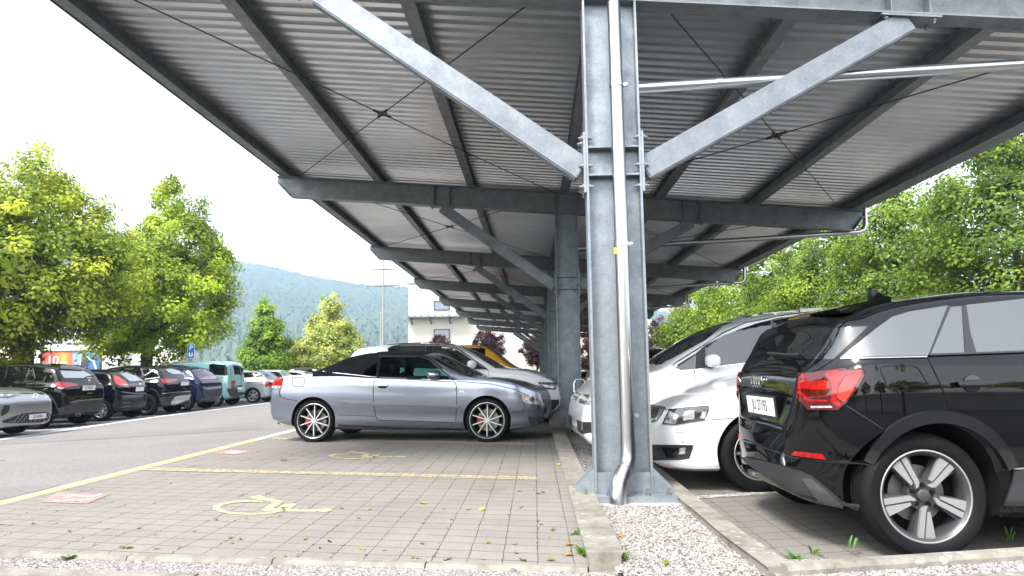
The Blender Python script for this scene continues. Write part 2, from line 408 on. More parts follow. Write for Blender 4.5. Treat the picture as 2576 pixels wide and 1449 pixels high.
# painted marks
def strip_px(name, a, b, c, d, m, z): return sheet(name, [[on_ground(*p, z) for p in (a, b, c, d)]], m)
sheet('edge_line', [[(-4.55, 4.3, .006), (-4.40, 4.3, .006), (-4.36, 10.9, .006), (-4.52, 10.9, .006)]], M['yellow_edge'])
sheet('edge_line', [[(-4.52, 10.9, .006), (-4.36, 10.9, .006), (-4.38, 62, .006), (-4.53, 62, .006)]], M['white_line'])
strip_px('bay_line', (372, 1175), (1352, 1199), (1352, 1207), (358, 1183), M['yellow_line'], .008)
strip_px('bay_line', (690, 1100), (1342, 1114), (1342, 1120), (684, 1105.5), M['yellow_line'], .008)
strip_px('bay_line', (1752, 1247), (1992, 1232), (1998, 1238), (1756, 1254), M['white_line_r'], .008)
# aisle line in front of the far row and its bay lines
sheet('edge_line', [[sl(-40, 1108, -.005), sl(402, 1046, -.005), sl(680, 1012.5, -.005), sl(680, 1014, -.005), sl(402, 1049, -.005), sl(-40, 1113, -.005)]], M['white_line'])
for k in range(9):
    y = 13.2 + 2.65 * k
    sheet('bay_line', [[(-11.3 - .03 * k, y, gz(-11.3) - .004), (-16, y, gz(-16) - .004), (-16, y + .12, gz(-16) - .004), (-11.3 - .03 * k, y + .12, gz(-11.3) - .004)]], M['white_line'])
# wheelchair symbols painted on the paving
def zf(x, y): return (.3125 * x, 1046.5 + .3125 * y)
def symbol(off, z):
    P = lambda x, y: on_ground(*zf(x, y), z) + Vector(off)
    mb = MB()
    def poly(pts): mb.add([P(*p) for p in pts], [tuple(range(len(pts)))])
    out = []; inn = []
    for i in range(25):                         # open ring of the wheel
        a = math.radians(68 + (302) * i / 24)
        out.append((2012 + 302 * math.cos(a), 737 - 58 * math.sin(a))); inn.append((2020 + 248 * math.cos(a), 737 - 45 * math.sin(a)))
    for i in range(24): poly([out[i], out[i + 1], inn[i + 1], inn[i]])
    poly([(1990, 655), (2090, 638), (2128, 650), (2040, 668)])                # foot
    poly([(2040, 668), (2128, 650), (2290, 686), (2262, 700)])               # shin
    poly([(2200, 694), (2290, 686), (2195, 744), (2110, 752)])                # thigh
    poly([(2110, 752), (2195, 744), (2620, 752), (2620, 770), (2130, 768)])   # trunk
    poly([(2300, 706), (2395, 704), (2330, 748), (2230, 746)])                # arm
    hd = [(2620 + 58 * math.cos(2 * PI * k / 18), 757 + 15 * math.sin(2 * PI * k / 18)) for k in range(18)]; poly(hd)
    o = mb.build('wheelchair_symbol', M['cream_mark']); o['kind'] = 'structure'
    bm = bmesh.new(); bm.from_mesh(o.data)
    for f in bm.faces:
        if f.normal.z < 0: f.normal_flip()
    bm.to_mesh(o.data); bm.free(); return o
symbol((0, 0, 0), .008)
_a = on_ground(*zf(1712, 737)); _b = on_ground(644 + .3125 * 582, 805 + .3125 * 1098); symbol(_b - _a, .008)
sheet('number_patch', [[on_ground(*zf(*p), .008) for p in ((330, 692), (470, 612), (885, 628), (700, 706))]], M['pink'])
sheet('number_patch', [[on_ground(*zf(*p), .008) for p in ((1715, 302), (1800, 274), (2040, 280), (1945, 308))]], M['pink'])
sheet('number_patch', [[on_ground(*zf(*p), .010) for p in ((1800, 300), (1860, 278), (1985, 282), (1925, 304))]], M['white_mark'])

def text_mesh(name, body, size, m, mw, parent=None, extrude=.001, xscale=1.0):
    cu = bpy.data.curves.new('lettering', 'FONT'); cu.body = body; cu.size = size; cu.extrude = extrude; cu.align_x = 'CENTER'; cu.align_y = 'CENTER'
    tmp = bpy.data.objects.new('t', cu); COL.objects.link(tmp); bpy.context.view_layer.update()
    dg = bpy.context.evaluated_depsgraph_get(); me = bpy.data.meshes.new_from_object(tmp.evaluated_get(dg)); bpy.data.objects.remove(tmp); bpy.data.curves.remove(cu)
    me.materials.clear(); o = link_mesh(name, me, m, parent)
    if xscale != 1.0: me.transform(Matrix.Diagonal((xscale, 1, 1, 1)))
    if parent is not None: o.matrix_local = mw
    else: o.matrix_world = mw
    return o
_c = on_ground(*zf(606, 657), .0095)
o = text_mesh('bay_number', '23', .40, M['white_mark'], Matrix.Translation(_c) @ Matrix.Rotation(-PI / 2 + .1, 4, 'Z'), extrude=0); o['kind'] = 'structure'

# loose pebbles lying on the gravel near the camera: far too many to count
def pebbles():
    t = (1 + 5 ** .5) / 2
    ico = np.array([(-1, t, 0), (1, t, 0), (-1, -t, 0), (1, -t, 0), (0, -1, t), (0, 1, t), (0, -1, -t), (0, 1, -t), (t, 0, -1), (t, 0, 1), (-t, 0, -1), (-t, 0, 1)], float); ico /= np.linalg.norm(ico[0])
    fc = np.array([(0, 11, 5), (0, 5, 1), (0, 1, 7), (0, 7, 10), (0, 10, 11), (1, 5, 9), (5, 11, 4), (11, 10, 2), (10, 7, 6), (7, 1, 8), (3, 9, 4), (3, 4, 2), (3, 2, 6), (3, 6, 8), (3, 8, 9), (4, 9, 5), (2, 4, 11), (6, 2, 10), (8, 6, 7), (9, 8, 1)])
    pts = []
    def band(n, xa, xb, y0, y1, z):
        x = rng.uniform(xa, xb, n); u = rng.uniform(0, 1, n); pts.append(np.stack([x, y0(x) + (y1(x) - y0(x)) * u, np.full(n, z)], 1))
    fe = lambda x: np.interp(x, [-4.46, -3.25, -1.48, .27, 1.3, 2.85, 6], [4.2, 4.06, 3.88, 3.72, 3.86, 4.15, 4.83]); bk = lambda x: np.interp(x, [-6, -2.92, -.6, .3, .86, 2.56, 6], [4.02, 3.74, 3.51, 3.44, 3.46, 3.75, 4.37])
    band(19000, -4.4, 1.16, lambda x: bk(x), fe, -.014)
    band(10000, 1.2, 3.4, lambda x: np.interp(x, [1.2, 1.5, 2.5, 6], [3.32, 3.31, 3.48, 4.18]), lambda x: np.interp(x, [1.18, 2.55, 6], [3.42, 3.69, 4.44]), .05)
    band(21000, .43, 1.16, lambda x: bk(x) + .02, lambda x: x * 0 + 5.4, .024); band(8000, .43, 1.16, lambda x: x * 0 + 5.4, lambda x: x * 0 + 10, .024)
    P = np.concatenate(pts); n = len(P)
    S = np.exp(rng.normal(math.log(.0058), .32, n))[:, None] * np.stack([rng.uniform(.8, 1.3, n), rng.uniform(.8, 1.3, n), rng.uniform(.5, .85, n)], 1)
    a = rng.uniform(0, 2 * PI, n); ca, sa = np.cos(a), np.sin(a)
    V = ico[None] * S[:, None, :] * rng.uniform(.85, 1.15, (n, 12, 1)); X = V[..., 0] * ca[:, None] - V[..., 1] * sa[:, None]; Y = V[..., 0] * sa[:, None] + V[..., 1] * ca[:, None]
    V = np.stack([X, Y, V[..., 2]], 2) + P[:, None, :]; F = fc[None] + (np.arange(n) * 12)[:, None, None]
    me = tri_mesh('gravel', V.reshape(-1, 3), F.reshape(-1, 3))
    tone = np.repeat(rng.choice([.09, .16, .24, .30, .36, .43, .54], n, p=[.08, .14, .22, .22, .16, .12, .06]), 12)
    warm = np.repeat(rng.uniform(.86, 1.0, n), 12)
    set_col(me, np.stack([tone, tone * (.46 + warm * .50), tone * (.08 + warm * .85)], 1) * .88)
    o = link_mesh('gravel', me, attr_mat('pebble_stone', .75)); o['kind'] = 'stuff'; me.shade_smooth(); return o
def tri_mesh(name, V, F):
    k = F.shape[1]; me = bpy.data.meshes.new(name); me.vertices.add(len(V)); me.vertices.foreach_set('co', V.astype(np.float32).ravel())
    me.loops.add(F.size); me.loops.foreach_set('vertex_index', F.astype(np.int32).ravel())
    me.polygons.add(len(F)); me.polygons.foreach_set('loop_start', np.arange(0, F.size, k, dtype=np.int32)); me.polygons.foreach_set('loop_total', np.full(len(F), k, dtype=np.int32))
    me.update(); me.validate(); return me
def set_col(me, c):
    a = me.color_attributes.new('tint', 'FLOAT_COLOR', 'POINT'); a.data.foreach_set('color', np.concatenate([c, np.ones((len(c), 1))], 1).astype(np.float32).ravel())
def attr_mat(name, rough=.7):
    m, t, b = new_mat(name); a = t.n('ShaderNodeAttribute', attribute_name='tint'); t.l(a.outputs['Color'], b.inputs['Base Color']); b.inputs['Roughness'].default_value = rough; return m
pebbles()

# ------------------------------------------------------------------ the carport
CXC, BY0, BDY, NB = .69, 5.6, 8.0, 8
def ztop(x): return 4.64 - .082 * (x - CXC)           # top of the cross beams
BD = .43
def deck_mat():
    m, t, b = new_mat('galvanised_deck'); p, x, y = pos_xy(t)
    n1 = t.noise(p, .8, 4, .6)
    mp = t.n('ShaderNodeMapping'); mp.inputs['Scale'].default_value = (1.2, 9, 1); t.l(p, mp.inputs[0]); n2 = t.noise(mp.outputs[0], 1.0, 4, .6)
    c = t.ramp(n1, [(.3, (.60, .615, .63)), (.7, (.78, .795, .81))]); c = t.mix(.4, c, t.ramp(n2, [(.3, (.58, .59, .60)), (.7, (.84, .85, .86))]))
    # pairs of dark screws that hold the sheet to the purlins
    t.l(c, b.inputs['Base Color']); b.inputs['Metallic'].default_value = .85; b.inputs['Roughness'].default_value = .30; return m
M['deck'] = deck_mat()
def carport():
    root = empty('carport', (CXC, BY0, 0)); off = Vector((-CXC, -BY0, 0))
    tag(root, 'long galvanised steel carport with tilted corrugated roof on a row of columns', 'carport')
    def B(mb, name, m, parent=root, **kw):
        mb.v = [v + off for v in mb.v]; return mb.build(name, m, parent, **kw)
    Y1, Y2 = 5.15, BY0 + BDY * (NB - 1) + 1.0; XL, XR = -5.42, 6.78
    # corrugated sheet: trapezoid ribs across the roof
    prof = [(0, 0), (.085, 0), (.108, .06), (.167, .06), (.19, 0)]; P = .19; vs = []; fs = []; y = Y1; pts = []
    while y < Y2:
        for a, h in prof[:-1]: pts.append((y + a, h))
        y += P
    for yy, h in pts:
        for x in (XL, XR): vs.append((x, yy, ztop(x) + .195 + h))
    for i in range(len(pts) - 1): fs.append((2 * i, 2 * i + 1, 2 * i + 3, 2 * i + 2))
    mb = MB(); mb.add(vs, fs); B(mb, 'roof_sheet', M['deck'])
    for k in range(-3, 4):                               # purlins along the roof
        x = CXC + 1.93 * k; z = ztop(x)
        mb = MB(); a, b = (x, Y1 + .02, z + .097), (x, Y2 - .02, z + .097); mb.ibeam(a, b, .15, .19, .008, .012)
        B(mb, 'purlin', M['purlin'])
    mb = MB(); x = XR + .03                              # gutter along the low eave
    mb.bar((x + .05, Y1, ztop(x) + .14), (x + .05, Y2, ztop(x) + .14), .14, .006); mb.bar((x + .12, Y1, ztop(x) + .2), (x + .12, Y2, ztop(x) + .2), .006, .13); mb.bar((x - .02, Y1, ztop(x) + .19), (x - .02, Y2, ztop(x) + .19), .006, .11)
    B(mb, 'gutter', M['galv_dark'])
    mb = MB(); x = XL - .004; mb.bar((x, Y1, ztop(x) + .2), (x, Y2, ztop(x) + .2), .008, .13); B(mb, 'verge_flashing', M['galv_dark'])
    for k in range(NB):
        y = BY0 + BDY * k; near = k < 3
        mb = MB(); xl, xr = -5.3, 6.66
        mid = lambda x: Vector((x, y, ztop(x) - BD / 2))
        U = lambda x, d: (x, ztop(x) - d)
        mb.bar((xl, y, ztop(xl) - .008), (xr, y, ztop(xr) - .008), .19, .016); mb.bar((xl + .3, y, ztop(xl + .3) - BD + .008), (xr - .22, y, ztop(xr - .22) - BD + .008), .19, .016)
        mb.prism([U(xl, .017), U(xr, .017), U(xr, .12), U(xr - .23, BD - .017), U(xl + .31, BD - .017), U(xl, .12)], y - .006, y + .006)
        for xa, xb in ((xl, xl + .305), (xr, xr - .225)): mb.bar((xa, y, ztop(xa) - .125), (xb, y, ztop(xb) - BD + .004), .19, .014)
        for s in (-1, 1):
            for d in (-.16, .16):
                x = CXC + s * 2.55 + d; mb.box((x, y, ztop(x) - BD / 2), (.012, .186, BD - .036))
        for d in (-.222, .222): x = CXC + d; mb.box((x, y, ztop(x) - BD / 2), (.014, .186, BD - .036))
        beam = B(mb, 'cross_beam', M['galv_dark'])
        # column: I section, web facing down the row
        zc = ztop(CXC) - BD - .002; D = .46
        mb = MB()
        for s in (-1, 1): mb.box((CXC + s * (D / 2 - .009), y, (.075 + zc) / 2), (.018, .20, zc - .075))
        mb.box((CXC, y, (.075 + zc) / 2), (D - .038, .011, zc - .075))
        col = B(mb, 'column', M['galv'])
        for z in (2.66, 2.90):
            for sy in (-1, 1): mb = MB(); mb.box((CXC, y + sy * .05, z), (D - .04, .086, .014)); B(mb, 'stiffener', M['galv'], col)
        def bolt(a, b, par):                              # threaded end with a hexagon nut on it
            a, b = Vector(a), Vector(b); d = (b - a).normalized(); mb = MB(); n = 6
            mb.tube([a, a + d * .018, a + d * .0181, b], [.021, .021, .011, .011], n); B(mb, 'bolt', M['bolt'], par)
        for s in (-1, 1):
            mb = MB(); mb.box((CXC + s * (D / 2 + .012), y, 2.77), (.02, .2, .52)); ep = B(mb, 'end_plate', M['galv'], col)
            if k < 2:
                for z in (2.56, 2.74, 2.98):
                    for yy in (-.075, .075):
                        bolt((CXC + s * (D / 2 + .022), y + yy, z), (CXC + s * (D / 2 + .06), y + yy, z), ep); bolt((CXC + s * (D / 2 - .018), y + yy, z), (CXC + s * (D / 2 - .055), y + yy, z), ep)
        mb = MB(); mb.box((CXC + .02, y, .0525), (.74, .5, .045)); bp = B(mb, 'base_plate', M['galv'], col)
        mb = MB(); mb.box((CXC + .02, y, -.01), (.80, .68, .078)); B(mb, 'footing', M['concrete'], col)
        for sy in (-1, 1):
            for s in (-1, 1):
                yy = y + sy * .085; mb = MB()
                mb.prism([(CXC + s * (D / 2 + .001), .077), (CXC + s * (D / 2 + .15), .077), (CXC + s * (D / 2 + .15), .12), (CXC + s * (D / 2 + .001), .27)], yy - .006, yy + .006); B(mb, 'gusset', M['galv'], col)
            mb = MB(); mb.prism([(CXC - D / 2 + .02, .077), (CXC + D / 2 - .02, .077), (CXC + D / 2 - .02, .235), (CXC - D / 2 + .02, .235)], y + sy * .085 - .005, y + sy * .085 + .005); B(mb, 'gusset', M['galv'], col)
        if k < 2:
            for dx in (-.31, -.13, .17, .33):
                for sy in (-1, 1): bolt((CXC + dx, y + sy * .19, .075), (CXC + dx, y + sy * .19, .125), bp)
        for s in (-1, 1):                                # slanting struts up to the beam
            mb = MB(); x1 = CXC + s * 2.55; a = Vector((CXC + s * (D / 2 + .0), y, 2.70)); b = Vector((x1, y, ztop(x1) - BD - .03)); d = (b - a).normalized()
            mb.bar(a + d * .03, b, .13, .21, bevel_up(s)); st = B(mb, 'strut', M['galv_strut'], bevel=.012, smooth=40)
            if near:
                mb = MB(); mb.box((x1, y, ztop(x1) - BD - .012), (.5, .19, .018), Matrix.Rotation(.082, 3, 'Y')); B(mb, 'head_plate', M['galv_dark'], st)
                if k < 2:
                    for dx in (-.2, .2):
                        for yy in (-.06, .06): x = x1 + dx; bolt((x, y + yy, ztop(x) - BD - .022), (x, y + yy, ztop(x) - BD - .06), st)
        # rain water pipe from the gutter and down the column
        if k < 4:
            yp = y + .16; f = -1 if k == 0 else 1; yv = y + f * .135
            zs = 3.50; pts = [(CXC + .05, yp, zs), (CXC + 3.5, yp, zs + .13), (XR - .3, yp, zs + .24)]
            pts += [(XR - .12, yp, zs + .25), (XR - .03, yp, zs + .29), (XR + .01, yp, zs + .38), (XR + .02, yp, ztop(XR) + .10)]
            mb = MB(); mb.tube(pts, .05, 14); rp = B(mb, 'rain_pipe', M['stainless'], smooth=50)
            mb = MB()
            for x in (CXC + .95, CXC + 3.9): mb.tube([(x, yp, zs + .037 * (x - CXC) + .001), (x + .05, yp, zs + .037 * (x - CXC) + .003)], .053, 14)
            B(mb, 'pipe_joint', M['stainless'], rp, smooth=50)
            xv = CXC + .035
            pts = [(xv, yv, 4.15), (xv, yv, .46)]
            mb = MB(); mb.tube(pts, .057, 20); dp = B(mb, 'downpipe', M['stainless'], smooth=50)
            el = [(xv, yv, .50), (xv, yv, .40), (xv - .005, yv + f * .01, .335), (xv - .03, yv + f * .04, .28), (xv - .062, yv + f * .085, .235), (xv - .092, yv + f * .12, .175), (xv - .105, yv + f * .135, .1), (xv - .107, yv + f * .137, .0)]
            mb = MB(); mb.tube(el, [.0605, .0605, .0605, .061, .063, .066, .067, .067], 20); mb.tube([Vector(el[3]), Vector(el[3]).lerp(Vector(el[4]), .35)], .067, 20); B(mb, 'elbow', M['stainless'], dp, smooth=60)
            for z in (3.42, 2.06, .68):
                mb = MB(); mb.lathe([(.058, -.022), (.0625, -.022), (.0625, .022), (.058, .022)], 20, 'z', closed=True); mb.box((.075, 0, 0), (.03, .02, .03)); mb.tube([(.085, -.02, 0), (.085, .02, 0)], .01, 6)
                mb.v = [v + Vector((xv, yv, z)) for v in mb.v]; B(mb, 'pipe_clamp', M['stainless'], dp, smooth=50)
            if k == 0:
                mb = MB(); mb.box((xv - .055, yv - .032, 2.0), (.022, .004, .055)); B(mb, 'sticker', mat('yellow_sticker', (.8, .5, .02)), dp)
    for k in range(NB - 1):                              # crossed tie rods in every roof bay
        ya, yb = BY0 + BDY * k + .1, BY0 + BDY * (k + 1) - .1
        for x1, x2 in ((-4.85, .45), (.93, 6.2)):
            e = lambda x, y: Vector((x, y, ztop(x) - .02))
            for p, q in ((e(x1, ya), e(x2, yb)), (e(x2, ya), e(x1, yb))):
                mb = MB(); mb.tube([p, q], .0085, 6, False); r = B(mb, 'tie_rod', M['rod'])
            m_ = (p + q) / 2; mb = MB(); mb.lathe([(.05, -.012), (.075, -.012), (.075, .012), (.05, .012)], 12, 'z', closed=True); mb.v = [v + m_ for v in mb.v]
            for dx, dy in ((1, 1), (1, -1), (-1, 1), (-1, -1)):
                u = Vector((dx * (x2 - x1), dy * (yb - ya), 0)).normalized(); mb.tube([m_ + u * .06, m_ + u * .17], .02, 6)
            B(mb, 'rod_coupler', M['rod'], r)
    return root
def bevel_up(s): return (0, 0, 1)
carport()
# ------------------------------------------------------------------ cars: builder
def pchip(pts):
    xs = np.array([p[0] for p in pts], float); ys = np.array([p[1] for p in pts], float)
    h = np.diff(xs); d = np.diff(ys) / h; m = np.zeros_like(ys)
    m[0], m[-1] = d[0], d[-1]
    for i in range(1, len(xs) - 1):
        if d[i - 1] * d[i] > 0:
            w1, w2 = 2 * h[i] + h[i - 1], h[i] + 2 * h[i - 1]; m[i] = (w1 + w2) / (w1 / d[i - 1] + w2 / d[i])
    def f(x):
        i = int(np.clip(np.searchsorted(xs, x) - 1, 0, len(xs) - 2)); t = np.clip((x - xs[i]) / h[i], 0, 1)
        return ((1 + 2 * t) * (1 - t) ** 2) * ys[i] + t * (1 - t) ** 2 * h[i] * m[i] + t * t * (3 - 2 * t) * ys[i + 1] + t * t * (t - 1) * h[i] * m[i + 1]
    return f

def body_mesh(sp):
    """loft of closed cross sections along the car; local x forward from the rear axle, y to the left, z up"""
    top, bot, belt = pchip(sp['top']), pchip(sp['bot']), pchip(sp['belt'])
    xr, xf = sp['top'][0][0], sp['top'][-1][0]; W = sp['w'] / 2
    rt, ft = sp.get('rtip', .74), sp.get('ftip', .70)
    q = sp.get('rround', 1.0)
    plan = pchip([(xr, rt), (xr + .03 * q, rt + (1 - rt) * .35), (xr + .12 * q, rt + (1 - rt) * .68), (xr + .3 * q, rt + (1 - rt) * .92), (xr + .7 * q, 1), (xf - 1.0, 1), (xf - .5, ft + (1 - ft) * .90), (xf - .22, ft + (1 - ft) * .66), (xf - .06, ft + (1 - ft) * .32), (xf, ft)])
    if 'plan' in sp: plan = pchip([(xr + a, b) for a, b in sp['plan']] + [(xf - 1.0, 1), (xf - .5, .97), (xf - .22, .9), (xf - .06, .8), (xf, ft)])
    tb = sp.get('tb', .42)
    X = set(np.linspace(xr, xf, 76)); 
    for a in (0, .012, .03, .06, .1, .15, .22): X |= {xr + a, xf - a}
    X |= {p[0] for p in sp['top']}; X = sorted(X); X = [x for i, x in enumerate(X) if i == 0 or x - X[i - 1] > .006]
    rings = []
    for x in X:
        zb, zt = bot(x), top(x); w = W * plan(x); zs = min(belt(x), zt - .035); zs = max(zs, zb + .6 * (zt - zb)) if zt - zb < .3 else zs
        h1 = zs - zb; half = [(0, zb), (.5 * w, zb), (.84 * w, zb), (.93 * w, zb + .05 * h1)]
        cr = sp.get('crease', .0)
        for t_ in (.12, .22, .32, .42, .52, .62, .72, .80, .86, .90, .94, .97, 1.0):
            y = w * (1 - .055 * (1 - t_) ** 2 - .04 * t_ ** 4)
            if cr: y += cr * math.exp(-((t_ - .86) / .045) ** 2)
            if sp.get('sill'): y -= sp['sill'] * math.exp(-((t_ - .30) / .12) ** 2)
            half.append((y, zb + h1 * t_))
        ws = half[-1][0]; h = zt - zs
        rr = min(.11, h * .42); rw = min(.26, .34 * ws)
        wr = ws - .012 * min(1, h / .1) - (h - rr) * tb
        for k in (.04, .35, .68, 1.0): half.append((ws - .012 * min(1, h / .1) + (wr - ws + .012 * min(1, h / .1)) * k, zs + .004 * min(1, h / .1) + (h - rr) * k))
        crn = min(.035, h * .12)
        for a in (.25, .5, .75, 1.0):
            th = a * PI / 2; half.append((wr - rw * (1 - math.cos(th)) * .9, zt - rr + (rr - crn) * math.sin(th)))
        wl = half[-1][0]
        half += [(wl * .72, zt - crn * .55), (wl * .38, zt - crn * .15), (0, zt)]
        rings.append(half)
    n = len(rings[0]); N = 2 * n - 2; vs = []; fs = []
    for x, hf in zip(X, rings):
        loop = [(x, y, z) for y, z in hf] + [(x, -y, z) for y, z in hf[-2:0:-1]]; vs += loop
    for i in range(len(X) - 1):
        for k in range(N):
            k2 = (k + 1) % N; fs.append((i * N + k, i * N + k2, (i + 1) * N + k2, (i + 1) * N + k))
    fs.append(tuple(range(N))); fs.append(tuple(range((len(X) - 1) * N, len(X) * N))[::-1])
    me = bpy.data.meshes.new('body'); me.from_pydata(vs, [], fs); me.update()
    bm = bmesh.new(); bm.from_mesh(me); bmesh.ops.recalc_face_normals(bm, faces=list(bm.faces)); bm.to_mesh(me); bm.free()
    return me
def cut(me, cutters):
    """boolean difference with a list of MB cutters"""
    ob = bpy.data.objects.new('tmp_body', me); COL.objects.link(ob); tmp = [ob]
    for c in cutters:
        co = c.build('tmp_cut', None); co.data.materials.clear(); tmp.append(co)
        m = ob.modifiers.new('b', 'BOOLEAN'); m.operation = 'DIFFERENCE'; m.solver = 'EXACT'; m.object = co
    bpy.context.view_layer.update(); dg = bpy.context.evaluated_depsgraph_get()
    out = bpy.data.meshes.new_from_object(ob.evaluated_get(dg))
    for o in tmp: bpy.data.objects.remove(o)
    return out

WHEELS = {}
def wheel_meshes(style, r, rim, wd):
    key = (style, r, rim, wd)
    if key in WHEELS: return WHEELS[key]
    h = wd / 2; s = r - rim
    mb = MB(); prof = [(rim - .012, -h * .75), (rim, -h * .9), (rim + .3 * s, -h * 1.02), (rim + .65 * s, -h * 1.0), (r - .012, -h * .84), (r - .002, -h * .72)]
    for g in (-.45, -.15, .15, .45): prof += [(r, h * (g - .1)), (r - .008, h * (g - .08)), (r - .008, h * (g + .0)), (r, h * (g + .02))]
    prof += [(r - .002, h * .72), (r - .012, h * .84), (rim + .65 * s, h * 1.0), (rim + .3 * s, h * 1.02), (rim, h * .9), (rim - .012, h * .75)]
    mb.lathe(prof, 64, 'y'); ty = mb.build('tyre', M['rubber'], smooth=35)
    # rim: outer face lies at y = -h (towards the viewer of the right-hand side)
    R_ = MB(); f = -h * .86
    R_.lathe([(rim - .012, h * .8), (rim - .03, h * .3), (rim - .035, f + .03), (rim - .02, f + .004), (rim - .010, f - .004)]  + [(rim - .010, f - .004)], 56, 'y', 4)
    R_.lathe([(rim - .011, f - .003), (rim - .006, f - .006), (rim + .004, f - .002), (rim + .002, f + .02)], 56, 'y', 0)
    R_.lathe([(.001, f + .13), (rim - .03, f + .13)], 40, 'y', 3)                        # dark back plane behind the spokes
    R_.lathe([(.001, f + .1), (rim * .62, f + .1), (rim * .62, f + .115), (.001, f + .115)], 40, 'y', 2)
    ro = rim - .009; spk = lambda poly, y0, y1, mi, a: R_.prism([(p[0] * math.cos(a) - p[1] * math.sin(a), p[0] * math.sin(a) + p[1] * math.cos(a)) for p in poly], y0, y1, 'xz', mi)
    if style == 'turbine':
        R_.lathe([(.001, f + .012), (.036, f + .012), (.044, f + .022), (.044, f + .06)], 24, 'y', 1)
        for k in range(10):
            a = 2 * PI * k / 10 + .16
            spk([(.040, -.009), (ro, .030), (ro, .042), (.040, .009)], f + .022, f + .045, 0, a); spk([(.042, -.013), (ro, .026), (ro, .048), (.042, .013)], f + .045, f + .075, 4, a)
    elif style == 'blade':
        R_.lathe([(.001, f + .018), (.028, f + .018), (.034, f + .022), (.036, f + .06)], 24, 'y', 4)
        R_.lathe([(.036, f + .04), (.082, f + .04), (.086, f + .085)], 40, 'y', 1)
        for k in range(5):
            a = 2 * PI * k / 5 - PI / 2 - .06
            spk([(.062, -.014), (.09, -.026), (ro, -.072), (ro, .062), (.088, .034), (.05, .034)], f + .03, f + .085, 1, a)
            spk([(.058, -.002), (.075, -.020), (ro + .008, -.046), (ro + .008, -.012), (.085, .004), (.055, .014)], f + .012, f + .03, 0, a)
            spk([(.088, .012), (ro + .008, -.003), (ro + .006, .058), (.085, .028)], f + .012, f + .03, 0, a)
            b = a + PI / 5; R_.tube([(.056 * math.cos(b), f + .03, .056 * math.sin(b)), (.056 * math.cos(b), f + .05, .056 * math.sin(b))], .013, 8, mi=3)
    elif style in ('five', 'six', 'seven'):
        n = dict(five=5, six=6, seven=7)[style]
        R_.lathe([(.001, f + .016), (.03, f + .016), (.075, f + .028), (.08, f + .08)], 28, 'y', 0)
        for k in range(n):
            a = 2 * PI * k / n + PI / 2; q = .19 / n * 1.0
            spk([(.06, -q * .75), (ro, -q * 1.1), (ro, q * 1.1), (.06, q * .75)], f + .018, f + .07, 0, a)
    elif style == 'twin':
        R_.lathe([(.001, f + .016), (.03, f + .016), (.07, f + .03), (.075, f + .08)], 28, 'y', 0)
        for k in range(5):
            for d in (-1, 1):
                a = 2 * PI * k / 5 + PI / 2
                spk([(.05, d * .012 - .011), (ro, d * .055 - .014), (ro, d * .055 + .014), (.05, d * .012 + .011)], f + .018, f + .06, 0, a)
    else:                                                                # pressed cover
        R_.lathe([(.001, f + .01), (.05, f + .012), (.10, f + .022), (rim - .05, f + .012), (rim - .006, f + .004)], 48, 'y', 0)
        for k in range(7):
            a = 2 * PI * k / 7; b = .12; r1, r2 = rim - .075, rim - .03
            spk([(r1, -.03), (r2, -.03), (r2, .03), (r1, .018)], f - .001, f + .012, 3, a)
    fin = {'turbine': [M['alloy_pale'], M['alloy_pale'], M['disc'], M['arch'], M['alloy_grey']], 'blade': [M['alloy_bright'], M['alloy_grey'], M['disc'], M['arch'], M['alloy_grey']]}.get(style, [M['alloy'], M['alloy'], M['disc'], M['arch'], M['alloy_grey']])
    if style == 'twin_black': pass
    rm = R_.build('rim', fin, smooth=35)
    out = (ty.data, rm.data); bpy.data.objects.remove(ty); bpy.data.objects.remove(rm); WHEELS[key] = out; return out

